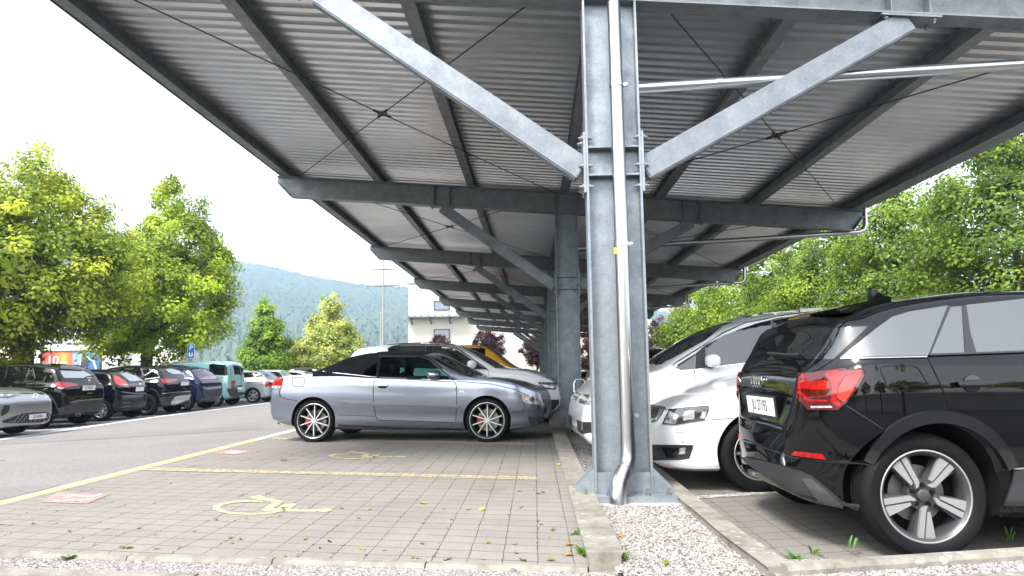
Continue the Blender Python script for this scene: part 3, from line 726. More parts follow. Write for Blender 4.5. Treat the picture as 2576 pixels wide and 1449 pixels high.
class Car:
    def __init__(s, name, label, cat, loc, heading, sp, paint_m, group=None):
        s.root = empty(name, loc, heading); tag(s.root, label, cat, group); s.sp = sp; s.paint = paint_m
        s.Mw = Matrix.Translation(loc) @ Matrix.Rotation(heading, 4, 'Z'); s.Mi = s.Mw.inverted()
        r, wb = sp['r'], sp['wb']; tw = sp['w'] / 2
        me = body_mesh(sp)
        bm = bmesh.new(); bm.from_mesh(me); s.bvh = BVHTree.FromBMesh(bm); bm.free()
        cutters = []
        ra = sp.get('arch', r + .045)
        for xw in (0, wb):
            for sd in (-1, 1):
                c = MB(); c.tube([(xw, sd * (tw - .30), r + .01), (xw, sd * (tw + .3), r + .01)], ra, 48); cutters.append(c)
        for poly, ya, yb in sp.get('through', []):
            c = MB(); c.prism(poly, ya, yb, 'xz'); cutters.append(c)
        me = cut(me, cutters)
        s.body = link_mesh('body', me, [paint_m, M['arch'], M['cabin']], s.root)
        mi = np.zeros(len(me.polygons), np.int32)
        for i, p in enumerate(me.polygons):
            c = p.center
            for xw in (0, wb):
                if abs(math.hypot(c.x - xw, c.z - r - .01) - ra) < .02 and abs(c.y) < tw - .01 and abs(Vector((c.x - xw, 0, c.z - r)).normalized().dot(p.normal)) > .5: mi[i] = 1
                if abs(c.x - xw) < ra and abs(abs(c.y) - tw + .30) < .01 and abs(p.normal.y) > .9: mi[i] = 1
            for poly, ya, yb in sp.get('through', []):
                if abs(c.y) < tw * .9 and abs(c.y) < .02 and abs(p.normal.y) > .9: mi[i] = 2
                if abs(p.normal.y) < .25 and abs(c.y) < tw * .95 and min(abs(_segd((c.x, c.z), poly[k], poly[(k + 1) % len(poly)])) for k in range(len(poly))) < .006: mi[i] = 2
        me.polygons.foreach_set('material_index', mi)
        me.shade_smooth(); me.set_sharp_from_angle(angle=math.radians(38))
        for xw in (0, wb):
            for sd in (-1, 1):
                w = empty('wheel', (xw, sd * (tw - sp.get('wi', .035) - .11), r), 0 if sd < 0 else PI, s.root)
                ty, rm = wheel_meshes(sp['style'], r, sp['rim'], .215)
                link_mesh('tyre', ty, None, w); o = link_mesh('rim', rm, None, w)
                if sp.get('rim_black'):
                    o.data = rm.copy(); [o.data.materials.__setitem__(k, M['black_alloy']) for k in (0, 1)]
                if sp.get('caliper'):
                    mb = MB(); mb.prism([(-.13, -.07), (-.075, -.06), (-.07, .06), (-.13, .07), (-.15, 0)], -.055, .0, 'xz'); mb.build('brake_caliper', M['caliper'], w)
        bpy.context.view_layer.update()
    # --- points on the car seen at a pixel of the photograph (camera used as a surveying instrument)
    def hit(s, u, v, off=.003):
        o = s.Mi @ CAMPOS; d = (s.Mi.to_3x3() @ ray(u, v)).normalized()
        loc, n, i, ds = s.bvh.ray_cast(o, d)
        if loc is None:
            p = o + d * (s.Mi @ CAMPOS - Vector((s.sp['wb'] / 2, 0, .8))).length
            for k in range(4):
                loc, n, i, ds = s.bvh.find_nearest(p); p = o + d * max(.1, (loc - o).dot(d))
        if n.dot(d) > 0 and n.dot(o - loc) < 0: n = -n
        return loc, n
    def patch(s, name, poly, m, off=.004, thick=0, mirror=False, parent=None, grid=None, smooth=38, frame=None, label=None, dome=0):
        """a piece lying on the body whose outline is given in photo pixels (frame converts) """
        if frame: poly = [frame(*p) for p in poly]
        pl = [Vector((p[0], p[1], 0)) for p in poly]
        g = grid or max(4.0, max(max(p.x for p in pl) - min(p.x for p in pl), max(p.y for p in pl) - min(p.y for p in pl)) / 26)
        bm = bmesh.new(); bm.faces.new([bm.verts.new(p) for p in pl])
        for ax in (0, 1):
            lo, hi = min(p[ax] for p in pl), max(p[ax] for p in pl); k = lo + g * .5
            while k < hi:
                no = Vector((1, 0, 0)) if ax == 0 else Vector((0, 1, 0))
                bmesh.ops.bisect_plane(bm, geom=bm.verts[:] + bm.edges[:] + bm.faces[:], plane_co=no * k, plane_no=no); k += g
        bmesh.ops.triangulate(bm, faces=[f for f in bm.faces if len(f.verts) > 4])
        cen = sum(pl, Vector()) / len(pl)
        inner = {}
        for v in bm.verts:
            loc, n = s.hit(v.co.x, v.co.y); inner[v] = loc - n * .012; v.co = loc + n * (off + thick)
        if thick:
            bed = [e for e in bm.edges if len(e.link_faces) == 1]; nv = {}
            for e in bed:
                for v in e.verts:
                    if v not in nv: nv[v] = bm.verts.new(inner[v])
            for e in bed:
                a, b = e.verts; bm.faces.new((a, b, nv[b], nv[a]))
        bmesh.ops.recalc_face_normals(bm, faces=list(bm.faces))
        if not thick:
            o_ = s.Mi @ CAMPOS
            tot = sum((f.normal.dot(o_ - f.calc_center_median()) > 0) * f.calc_area() - (f.normal.dot(o_ - f.calc_center_median()) <= 0) * f.calc_area() for f in bm.faces)
            if tot < 0: bmesh.ops.reverse_faces(bm, faces=list(bm.faces))
        me = bpy.data.meshes.new(name); bm.to_mesh(me)
        out = [link_mesh(name, me, m, parent or s.root, smooth)]
        if mirror:
            for v in bm.verts: v.co.y = -v.co.y
            bmesh.ops.reverse_faces(bm, faces=list(bm.faces)); me2 = bpy.data.meshes.new(name); bm.to_mesh(me2)
            out.append(link_mesh(name, me2, m, s.root, smooth))
        bm.free()
        if label: out[0]['label'] = label
        return out[0]
    def line(s, name, pts, m=None, w=2.2, off=.003, mirror=False, frame=None, closed=False, thick=0, parent=None):
        """a thin strip on the body along a polyline (panel gaps, mouldings)"""
        if frame: pts = [frame(*p) for p in pts]
        P = [Vector((p[0], p[1])) for p in pts]
        if m is None: w *= .8
        if closed: P.append(P[0])
        D = [P[0]]
        for a, b in zip(P[:-1], P[1:]):
            k = max(1, int((b - a).length / 8)); D += [a.lerp(b, (i + 1) / k) for i in range(k)]
        vs = []; fs = []
        for i, p in enumerate(D):
            t_ = (D[min(i + 1, len(D) - 1)] - D[max(i - 1, 0)]).normalized(); n2 = Vector((-t_.y, t_.x))
            for sg in (-1, 1):
                q = p + n2 * (sg * w / 2); loc, n = s.hit(q.x, q.y); vs.append(loc + n * (off + thick))
            if thick:
                for sg in (-1, 1):
                    q = p + n2 * (sg * w / 2); loc, n = s.hit(q.x, q.y); vs.append(loc - n * .01)
        k = 4 if thick else 2
        for i in range(len(D) - 1):
            fs.append((i * k, i * k + 1, (i + 1) * k + 1, (i + 1) * k))
            if thick: fs += [(i * k, (i + 1) * k, (i + 1) * k + 2, i * k + 2), (i * k + 1, i * k + 3, (i + 1) * k + 3, (i + 1) * k + 1)]
        out = [pydata(name, vs, fs, m or M['seam'], parent or s.root, 40)]
        if mirror: pydata(name, [(v[0], -v[1], v[2]) for v in vs], [f[::-1] for f in fs], m or M['seam'], s.root, 40)
        return out[0]
    def solid(s, name, mb, m, parent=None, smooth=40, mirror=False, bevel=0):
        o = mb.build(name, m, parent or s.root, smooth, bevel)
        if mirror:
            me = o.data.copy(); me.transform(Matrix.Diagonal((1, -1, 1, 1))); me.flip_normals(); o2 = link_mesh(name, me, None, s.root)
        return o
    def at(s, u, v, off=0.0):
        loc, n = s.hit(u, v); return loc + n * off, n
    def mirror_blob(s, u, v, dims, m, side, out=.10, label=None, rot=0, name='wing_mirror', mirror=True):
        """door mirror: a rounded housing on a short foot, centred where the photo shows it"""
        loc, n = s.hit(u, v); c = Vector((loc.x, side * (abs(loc.y) + out), loc.z))
        mb = MB(); superell(mb, c, dims, .74, rot=Matrix.Rotation(rot, 3, 'Z')); o = s.solid(name, mb, m, mirror=mirror)
        mb = MB(); mb.bar(c + Vector((0, -side * (out + .03), -dims[2] * .42)), c + Vector((0, 0, -dims[2] * .38)), .07, .035); s.solid('mirror_foot', mb, M['gloss'], o)
        return o
    def plate(s, u, v, tilt=0, w=.3, h=.08, text='', back=False, rear=True, size=None, off=.02, holder=True):
        """number plate lying square to the car at the spot seen at pixel (u, v)"""
        loc, n = s.hit(u, v); sx = -1 if rear else 1; c = Vector((loc.x + sx * off, loc.y, loc.z))
        rot = Matrix(((0, 0, sx), (sx, 0, 0), (0, 1, 0))).to_4x4()      # text x -> -/+ y, up -> z, normal -> outwards
        rot = Matrix.Translation(c) @ Matrix.Rotation(tilt, 4, 'Y') @ rot
        mb = MB(); mb.box((0, 0, 0), (w, h, .008)); o = mb.build('number_plate', M['white_plate'], s.root); o.matrix_local = rot
        if holder:
            mb = MB(); mb.box((0, -h * .04, -.006), (w + .03, h + .035, .01)); q = mb.build('plate_holder', M['trim'], o)
        if text: text_mesh('lettering', text, size or h * .9, M['ink'], Matrix.Translation((0, 0, .0055)), o, .0006, .72 if len(text) > 5 else .8)
        return o
def _segd(p, a, b):
    ax, az = a; bx, bz = b; dx, dz = bx - ax, bz - az; L = dx * dx + dz * dz
    t_ = max(0, min(1, ((p[0] - ax) * dx + (p[1] - az) * dz) / L)); return math.hypot(p[0] - ax - t_ * dx, p[1] - az - t_ * dz)
def circ(c, rx, ry=None, n=20, a0=0, a1=360):
    ry = ry or rx; return [(c[0] + rx * math.cos(math.radians(a0 + (a1 - a0) * i / n)), c[1] + ry * math.sin(math.radians(a0 + (a1 - a0) * i / n))) for i in range(n if a1 - a0 >= 360 else n + 1)]
# conversions from the enlarged views used for measuring to 2576 px photo pixels
Fz = lambda x0, y0, sc: (lambda x, y: ((x0 + x / sc) * .805, (y0 + y / sc) * .805))
Z1 = Fz(0, 1000, 2.8622); Z2 = Fz(800, 1000, 2.576); Z3 = Fz(1700, 900, 2.07); Z4 = Fz(2250, 850, 1.52526)
Q1 = Fz(2280, 880, 2.898); W1 = Fz(2650, 1300, 3.2927); S1 = Fz(2000, 900, 2.898); C1 = Fz(1100, 1040, 3.68); N1 = Fz(1780, 1080, 4.528)
F1 = Fz(0, 1110, 5.797); F2 = Fz(250, 1110, 5.797); F3 = Fz(550, 1090, 3.2771)
def split(car, name, m, pred, off=0.0, parent=None):
    """turn the body faces that satisfy pred(centre, normal) into a piece of its own"""
    bm = bmesh.new(); bm.from_mesh(car.body.data)
    keep = [f for f in bm.faces if pred(f.calc_center_median(), f.normal)]
    if not keep: bm.free(); return None
    b2 = bm.copy(); b2.faces.ensure_lookup_table(); idx = {f.index for f in keep}
    bmesh.ops.delete(b2, geom=[f for f in b2.faces if f.index not in idx], context='FACES')
    for f in b2.faces: f.material_index = 0
    if off:
        for v in b2.verts: v.co += v.normal * off
    me = bpy.data.meshes.new(name); b2.to_mesh(me); b2.free()
    bmesh.ops.delete(bm, geom=keep, context='FACES'); bm.to_mesh(car.body.data); bm.free()
    return link_mesh(name, me, m, parent or car.root, 38)
def rings(car, u, v, r, step, m, rear=True, n=4, off=.012):
    loc, nn = car.hit(u, v); sx = -1 if rear else 1; mb = MB()
    for k in range(n):
        y = loc.y + (k - (n - 1) / 2) * step
        p2, n2 = car.bvh.find_nearest(Vector((loc.x, y, loc.z)))[:2]
        c = Vector((p2.x + sx * off, y, loc.z)); N_ = 18
        pts = [c + Vector((0, r * math.cos(2 * PI * i / N_), r * math.sin(2 * PI * i / N_))) for i in range(N_ + 1)]
        mb.tube(pts, r * .12, 6, False)
    return mb.build('emblem', m, car.root, 40)
# ------------------------------------------------------------------ cars: shapes (metres from the rear axle)
R_ = math.radians
SP = {}
SP['convertible'] = dict(w=1.78, wb=2.66, r=.322, rim=.262, style='turbine', caliper=1, tb=.36, arch=.353, crease=.004, sill=.012,
  top=[(-.77, .60), (-.765, .66), (-.745, .80), (-.70, .91), (-.64, .975), (-.424, 1.018), (-.06, 1.035), (-.03, 1.062), (.241, 1.21), (.47, 1.309), (.679, 1.355), (1.0, 1.376), (1.382, 1.372), (1.667, 1.345), (1.78, 1.325), (1.83, 1.305), (2.143, 1.135), (2.43, .975), (2.50, .957), (2.71, .945), (3.0, .90), (3.245, .832), (3.435, .765), (3.53, .70), (3.575, .62), (3.59, .54)],
  bot=[(-.77, .42), (-.74, .38), (-.66, .30), (-.33, .22), (.2, .19), (.66, .185), (2.2, .17), (3.0, .165), (3.35, .21), (3.5, .25), (3.57, .32), (3.59, .40)],
  belt=[(-.77, .93), (-.4, .985), (.34, .99), (.907, .955), (2.1, .915), (2.6, .90), (3.1, .83), (3.59, .68)], rtip=.80, ftip=.74,
  through=[([(1.015, .97), (1.02, 1.30), (1.66, 1.292), (1.75, 1.27), (2.10, 1.02), (2.12, .945)], -1.5, .01), ([(.74, .985), (.80, 1.08), (.97, 1.20), (.975, .975)], -1.5, .012), ([(.30, .985), (.34, 1.12), (.55, 1.235), (.80, 1.29), (1.65, 1.285), (1.75, 1.262), (2.095, 1.02), (2.118, .948)], -.05, 1.5)])
SP['suv_q'] = dict(w=1.80, wb=2.6, r=.338, rim=.250, style='blade', tb=.40, arch=.405, crease=.006, sill=.03,
  top=[(-.80, .66), (-.79, .70), (-.765, .76), (-.745, .86), (-.715, 1.0), (-.66, 1.08), (-.56, 1.19), (-.40, 1.345), (-.30, 1.42), (-.18, 1.455), (.1, 1.485), (.5, 1.505), (1.0, 1.505), (1.5, 1.46), (1.62, 1.43), (2.2, 1.06), (2.32, 1.02), (2.9, .95), (3.2, .86), (3.34, .74), (3.39, .6)],
  bot=[(-.80, .36), (-.74, .31), (-.5, .25), (-.2, .22), (2.8, .2), (3.2, .23), (3.39, .36)],
  belt=[(-.80, .93), (-.3, 1.055), (.2, 1.06), (2.2, .97), (2.9, .88), (3.39, .7)], rtip=.80, ftip=.72)
SP['estate_o'] = dict(w=1.81, wb=2.69, r=.318, rim=.215, style='twin', tb=.40, arch=.355, crease=.008, sill=.015,
  top=[(-1.07, .6), (-1.05, .85), (-.95, 1.0), (-.6, 1.28), (-.45, 1.38), (.2, 1.45), (.9, 1.46), (1.3, 1.43), (2.15, 1.04), (2.30, 1.0), (2.7, .965), (3.1, .90), (3.35, .80), (3.46, .735), (3.53, .66), (3.575, .55)],
  bot=[(-1.07, .42), (-.9, .3), (-.4, .2), (2.7, .17), (3.2, .17), (3.45, .2), (3.55, .27), (3.575, .36)],
  belt=[(-1.07, .9), (-.3, .96), (1.2, .93), (2.2, .90), (2.8, .86), (3.2, .79), (3.45, .71), (3.575, .62)], rtip=.74, ftip=.70)
SP['mpv'] = dict(w=1.90, wb=2.92, r=.335, rim=.215, style='five', tb=.36, arch=.375, crease=.008, sill=.015,
  top=[(-.97, .6), (-.95, .95), (-.9, 1.1), (-.6, 1.55), (-.5, 1.64), (.2, 1.71), (1.0, 1.73), (1.5, 1.70), (1.75, 1.655), (2.6, 1.17), (2.85, 1.06), (3.1, 1.01), (3.5, .91), (3.7, .83), (3.80, .74), (3.86, .62), (3.88, .52)],
  bot=[(-.97, .42), (-.8, .3), (-.4, .22), (3.0, .2), (3.5, .19), (3.78, .2), (3.86, .26), (3.88, .34)],
  belt=[(-.97, 1.0), (0, 1.03), (1.4, 1.02), (2.2, .97), (2.9, .91), (3.4, .82), (3.75, .72), (3.88, .62)], rtip=.78, ftip=.70)
SP['suv_w'] = dict(w=1.83, wb=2.6, r=.34, rim=.225, style='five', tb=.40, arch=.39, crease=.006,
  top=[(-.92, .6), (-.9, .9), (-.85, 1.05), (-.5, 1.42), (-.62, 1.44), (-.25, 1.545), (.3, 1.59), (.9, 1.60), (1.3, 1.565), (1.45, 1.53), (2.15, 1.12), (2.35, 1.055), (2.8, .995), (3.15, .91), (3.33, .81), (3.42, .68), (3.44, .54)],
  bot=[(-.92, .4), (-.7, .28), (-.3, .24), (2.8, .22), (3.2, .22), (3.4, .27), (3.44, .36)],
  belt=[(-.92, 1.0), (0, 1.06), (1.2, 1.03), (2.2, .98), (2.9, .88), (3.44, .7)], rtip=.76, ftip=.72)
SP['suv_w']['top'].sort()
SP['suv_m'] = dict(w=1.80, wb=2.73, r=.345, rim=.24, style='five', rim_black=1, tb=.38, arch=.40, crease=.006, sill=.015,
  top=[(-.86, .62), (-.85, .70), (-.83, .86), (-.78, 1.0), (-.70, 1.10), (-.42, 1.46), (-.36, 1.51), (-.2, 1.555), (.3, 1.61), (1.0, 1.62), (1.5, 1.57), (1.7, 1.51), (2.35, 1.10), (2.5, 1.05), (3.0, .99), (3.4, .86), (3.55, .72), (3.6, .55)],
  bot=[(-.86, .40), (-.8, .33), (-.5, .25), (-.2, .22), (3.2, .2), (3.5, .25), (3.6, .36)],
  belt=[(-.86, .96), (-.4, 1.02), (1.2, 1.0), (2.3, .97), (3.0, .9), (3.6, .7)], rtip=.80)
SP['hatch'] = dict(w=1.70, wb=2.49, r=.30, rim=.20, style='cover', tb=.42, arch=.34, crease=.008,
  top=[(-.63, .52), (-.625, .62), (-.60, .76), (-.565, .92), (-.50, 1.02), (-.22, 1.33), (-.14, 1.385), (0, 1.42), (.5, 1.465), (.9, 1.47), (1.3, 1.43), (2.1, 1.0), (2.35, .95), (2.9, .83), (3.15, .68), (3.27, .45)],
  bot=[(-.63, .36), (-.55, .28), (-.3, .2), (2.7, .18), (3.1, .2), (3.27, .3)],
  belt=[(-.63, .92), (-.3, 1.0), (.4, .95), (2.1, .88), (2.8, .78), (3.27, .55)], rtip=.76)
SP['suv_s'] = dict(w=1.80, wb=2.63, r=.345, rim=.24, style='twin', rim_black=1, tb=.40, arch=.40, crease=.008, sill=.015,
  top=[(-.84, .60), (-.83, .70), (-.80, .86), (-.76, 1.0), (-.68, 1.10), (-.42, 1.42), (-.34, 1.48), (-.2, 1.53), (.3, 1.59), (.9, 1.605), (1.4, 1.56), (1.6, 1.5), (2.25, 1.1), (2.4, 1.04), (2.9, .97), (3.3, .84), (3.45, .7), (3.52, .52)],
  bot=[(-.84, .40), (-.78, .33), (-.5, .25), (3.1, .2), (3.4, .25), (3.52, .36)],
  belt=[(-.84, .96), (-.4, 1.04), (1.2, 1.0), (2.3, .97), (3.0, .88), (3.52, .7)], rtip=.78)
SP['suv_j'] = dict(w=1.84, wb=2.68, r=.36, rim=.26, style='twin', tb=.46, arch=.40, crease=.010, sill=.015,
  top=[(-.83, .60), (-.82, .72), (-.80, .90), (-.76, 1.02), (-.66, 1.10), (-.28, 1.40), (-.18, 1.47), (0, 1.53), (.5, 1.61), (1.0, 1.635), (1.45, 1.6), (1.65, 1.54), (2.3, 1.14), (2.5, 1.07), (3.0, .98), (3.35, .84), (3.5, .7), (3.56, .5)],
  bot=[(-.83, .42), (-.76, .34), (-.5, .26), (3.1, .21), (3.4, .25), (3.56, .36)],
  belt=[(-.83, .98), (-.4, 1.08), (.6, 1.04), (2.3, .98), (3.0, .88), (3.56, .7)], rtip=.80)
SP['van'] = dict(w=1.74, wb=2.69, r=.30, rim=.20, style='cover', tb=.13, arch=.345, crease=.004,
  top=[(-.66, .56), (-.65, .80), (-.64, .98), (-.60, 1.3), (-.54, 1.64), (-.50, 1.72), (-.42, 1.77), (-.2, 1.79), (.6, 1.81), (1.6, 1.80), (1.9, 1.74), (2.7, 1.16), (2.9, 1.08), (3.3, .95), (3.45, .8), (3.5, .5)],
  bot=[(-.66, .36), (-.55, .32), (-.2, .24), (3.0, .2), (3.4, .24), (3.5, .34)],
  belt=[(-.66, 1.04), (.6, 1.04), (2.2, 1.02), (2.9, .93), (3.5, .7)], rtip=.90)
SP['estate'] = dict(w=1.80, wb=2.80, r=.315, rim=.22, style='six', tb=.44, arch=.355, crease=.008,
  top=[(-1.0, .55), (-.99, .70), (-.96, .86), (-.9, .95), (-.62, 1.20), (-.5, 1.29), (-.3, 1.35), (.3, 1.42), (1.0, 1.43), (1.4, 1.39), (2.25, .98), (2.5, .93), (3.2, .82), (3.55, .66), (3.7, .45)],
  bot=[(-1.0, .38), (-.9, .28), (-.4, .2), (3.2, .17), (3.55, .2), (3.7, .3)],
  belt=[(-1.0, .86), (-.5, .94), (1.2, .91), (2.3, .87), (3.1, .79), (3.7, .6)], rtip=.76)
SP['suv_v'] = dict(w=1.85, wb=2.77, r=.35, rim=.25, style='five', tb=.42, arch=.40, crease=.008, sill=.015,
  top=[(-.95, .6), (-.93, .9), (-.85, 1.05), (-.45, 1.5), (-.2, 1.57), (.4, 1.63), (1.0, 1.63), (1.35, 1.58), (2.1, 1.14), (2.35, 1.06), (2.9, 1.02), (3.25, .96), (3.48, .88), (3.57, .78), (3.615, .66), (3.63, .52)],
  bot=[(-.95, .4), (-.7, .28), (-.3, .22), (3.0, .2), (3.4, .21), (3.58, .25), (3.63, .34)],
  belt=[(-.95, .98), (0, 1.03), (1.2, 1.0), (2.3, .97), (3.0, .92), (3.4, .83), (3.63, .68)], ftip=.80)

def place(near_wheel, heading, sp, side, front=False, wi=.02):
    """root position (rear axle, on the ground) from the outer face of a wheel next to the camera"""
    f = Vector((math.cos(heading), math.sin(heading), 0)); left = Vector((-f.y, f.x, 0))
    p = Vector((*near_wheel, 0)) - left * (side * (sp['w'] / 2 - wi))
    if front: p -= f * sp['wb']
    p.z = gz(p.x) if p.x > -9 else gz(near_wheel[0]); return p
def squeeze(k, f):
    for key in ('top', 'bot', 'belt'): SP[k][key] = [(x * f if x < 0 else x, z) for x, z in SP[k][key]]
squeeze('suv_q', .74); SP['suv_q']['rtip'] = .50; SP['suv_q']['rround'] = 1.6
for k in ('suv_m', 'hatch', 'suv_s', 'suv_j', 'van', 'estate'): squeeze(k, .76)

SP['mpv']['top'] = [(x, z if z < 1.1 else 1.1 + (z - 1.1) * 1.05) for x, z in SP['mpv']['top']]
SP['estate_o']['top'] = [(-1.07, .6), (-1.05, .85), (-.95, 1.0), (-.6, 1.28), (-.45, 1.38), (.2, 1.45), (.9, 1.46), (1.3, 1.43), (2.15, 1.04), (2.30, 1.0), (2.7, .96), (3.1, .88), (3.35, .77), (3.46, .705), (3.53, .63), (3.575, .53)]
SP['suv_q']['plan'] = [(0, .50), (.03, .60), (.07, .70), (.12, .79), (.19, .88), (.28, .95), (.40, .99), (.55, 1)]
SP['suv_q']['top'] = [(x, z + (.03 if z > 1.3 else 0)) for x, z in SP['suv_q']['top']]

SP['convertible']['wb'] = 2.67
for key in ('top', 'bot', 'belt'): SP['convertible'][key] = [(x if x < -.1 else x if x < 2.7 else 2.7 + (x - 2.7) * .90, z) for x, z in SP['convertible'][key]]
SP['suv_w']['top'] = [(x, z + (.05 if z > 1.35 else 0)) for x, z in SP['suv_w']['top']]
SP['mpv']['top'] = [(-.97, .6), (-.95, .95), (-.9, 1.1), (-.6, 1.55), (-.5, 1.63), (.2, 1.70), (.9, 1.735), (1.4, 1.715), (1.78, 1.66), (2.0, 1.605), (2.25, 1.52), (2.42, 1.435), (2.56, 1.35), (2.74, 1.236), (2.93, 1.10), (3.05, 1.045), (3.35, .985), (3.64, .905), (3.76, .80), (3.83, .71), (3.88, .60), (3.90, .5)]
SP['mpv']['bot'] = SP['mpv']['bot'][:-1] + [(3.90, .36)]; SP['mpv']['belt'] = [(-.97, 1.0), (0, 1.06), (1.4, 1.05), (2.2, 1.01), (2.9, .95), (3.4, .86), (3.75, .74), (3.90, .62)]
SP['suv_w']['top'] = [(-.92, .6), (-.9, .9), (-.86, 1.05), (-.70, 1.40), (-.64, 1.53), (-.55, 1.565), (-.25, 1.60), (.3, 1.64), (.87, 1.645), (1.25, 1.605), (1.54, 1.545), (1.81, 1.435), (2.10, 1.28), (2.35, 1.127), (2.45, 1.10), (2.83, 1.07), (3.10, 1.0), (3.37, .89), (3.50, .79), (3.56, .68), (3.58, .54)]
SP['suv_w']['bot'] = SP['suv_w']['bot'][:-2] + [(3.5, .27), (3.58, .38)]; SP['suv_w']['belt'] = [(-.92, 1.02), (0, 1.08), (1.2, 1.06), (2.2, 1.01), (2.9, .94), (3.58, .72)]
SP['estate_o']['top'] = [(x, z) for x, z in SP['estate_o']['top'] if x < 2.5] + [(2.7, .925), (2.97, .862), (3.2, .795), (3.36, .735), (3.46, .685), (3.53, .62), (3.575, .53)]
SP['suv_q']['top'] = [(x, z) for x, z in SP['suv_q']['top'] if x < -.25] + [(-.215, 1.385), (-.13, 1.42), (.06, 1.468), (.3, 1.502), (.55, 1.525), (1.0, 1.53), (1.5, 1.49), (1.62, 1.46), (2.2, 1.06), (2.32, 1.02), (2.9, .95), (3.2, .86), (3.34, .74), (3.39, .6)]
SP['suv_q']['bot'] = [(-.592, .34), (-.56, .28), (-.37, .235), (-.2, .21), (2.8, .2), (3.2, .23), (3.39, .36)]
# ------------------------------------------------------------------ cars: the ones in the photograph
def mk(name, spk, paint_m, wheel, hd, side, label, front=False, cat='car', group=None):
    sp = SP[spk]; hd = R_(hd); return Car(name, label, cat, place(wheel, hd, sp, side, front), hd, sp, paint_m, group)
def screens(c, fx=None, rx=None, fy=.73, ry=.8, m=None):
    tw = c.sp['w'] / 2
    if fx: split(c, 'windscreen', m or M['glass_mid'], lambda p, n: fx[0] < p.x < fx[1] and n.z > .35 and n.x > .15 and abs(n.y) < .6 and abs(p.y) < tw * fy)
    if rx: split(c, 'rear_window', m or M['glass_mid'], lambda p, n: rx[0] < p.x < rx[1] and n.x < -.25 and abs(p.y) < tw * ry and p.z > rx[2])

# --- grey blue convertible, side on
c = conv = mk('convertible', 'convertible', M['p_silverblue'], (-3.37, 10.28), -6, -1, 'silver blue convertible with black soft top and red brake calipers, side on in its bay')
split(c, 'soft_top', M['canvas'], lambda p, n: -.035 < p.x < 1.70 and p.z > pchip(c.sp['belt'])(p.x) + .004 and not (abs(n.y) < .25 and p.z < 1.0), off=.006)
screens(c, fx=(1.84, 2.44), fy=.9)
f = Z2
c.patch('side_window', [(990, 300), (1330, 300), (1385, 325), (1440, 370), (1560, 478), (985, 466)], M['clear'], mirror=True, frame=f)
c.patch('quarter_window', [(975, 350), (975, 464), (855, 452), (885, 410)], M['clear'], mirror=True, frame=f)
c.line('window_seal', [(985, 292), (1335, 295), (1395, 318), (1592, 486)], M['trim'], 4, mirror=True, frame=f, thick=.006)
c.line('window_pillar', [(984, 295), (981, 466)], M['gloss'], 4, mirror=True, frame=f, thick=.008)
c.line('belt_strip', [(452, 403), (650, 427), (950, 459), (1585, 492)], M['satin'], 1.8, mirror=True, frame=f, thick=.003)
door_poly = [(985, 464), (952, 490), (944, 540), (944, 620), (950, 700), (962, 770), (978, 798), (1005, 806), (1600, 825), (1609, 790), (1616, 620), (1616, 540), (1602, 500)]
d = c.patch('door', door_poly, c.paint, off=.0015, mirror=True, frame=f); c.line('panel_gap', door_poly, None, 1.9, .0035, True, f, True)
c.patch('door_handle', [(976, 516), (988, 511), (1050, 513), (1062, 519), (1061, 532), (980, 531)], c.paint, .006, .018, frame=f, parent=d)
c.patch('handle_recess', [(980, 530), (1060, 532), (1056, 543), (1038, 551), (1000, 549), (984, 540)], M['seam'], frame=f, parent=d)
c.line('side_moulding', [(684, 659), (945, 671), (1300, 684), (1643, 698)], c.paint, 6.4, .003, True, f, thick=.016)
c.line('panel_gap', [(684, 671), (945, 683), (1300, 697), (1643, 710)], None, 1.3, .003, True, f)  # dark line painting the shade under the side moulding
c.line('fuel_flap', [(296, 468), (302, 461), (382, 462), (388, 470), (388, 520), (378, 533), (306, 533), (296, 522)], None, 1.5, frame=f, closed=True)
c.patch('tail_light', [(122, 449), (150, 452), (219, 468), (212, 500), (196, 551), (105, 546), (108, 505)], M['red'], .004, .006, True, frame=f)
c.patch('reversing_light', [(107, 526), (203, 531), (197, 549), (105, 544)], M['lens'], .012, frame=f)
c.line('panel_gap', [(196, 552), (186, 580), (198, 618), (250, 638), (330, 648)], None, 1.5, frame=f)
c.patch('headlight', [(2135, 612), (2180, 602), (2225, 607), (2285, 632), (2318, 680), (2260, 681), (2200, 669), (2150, 655)], M['lens'], .004, .004, True, frame=f)
c.patch('indicator', [(2140, 614), (2162, 612), (2160, 642), (2148, 646)], M['orange'], .010, frame=f)
c.patch('projector', circ((2218, 640), 20, 19), M['lens_dark'], .011, frame=f)
c.patch('bumper_grille', [(2187, 778), (2330, 782), (2330, 832), (2215, 838), (2197, 825)], M['trim'], .004, frame=f, mirror=True)
c.patch('fog_lamp', circ((2262, 806), 25, 26), c.paint, .006, .012, frame=f); c.patch('fog_lens', circ((2264, 806), 16, 17), M['lens_dark'], .02, frame=f)
c.line('panel_gap', [(2055, 742), (2150, 740), (2164, 700), (2136, 612)], None, 1.5, frame=f, mirror=True)
c.line('panel_gap', [(1612, 492), (1900, 516), (2080, 560), (2180, 602), (2285, 630)], None, 1.6, frame=f, mirror=True)
c.patch('side_badge', [(1640, 567), (1678, 569), (1676, 583), (1640, 581)], M['satin'], .004, .004, frame=f)
c.patch('grille', [(2328, 640), (2350, 680), (2357, 760), (2345, 800), (2338, 740)], M['gloss'], frame=f, mirror=True)
c.line('panel_gap', [(664, 764), (950, 774)], None, 1.2, frame=f); c.line('panel_gap', [(1573, 826), (1570, 882)], None, 1.2, frame=f)
c.patch('sill', [(664, 842), (664, 858), (1570, 886), (1660, 888), (1660, 876), (1570, 872)], M['trim'], .004, frame=f, mirror=True)
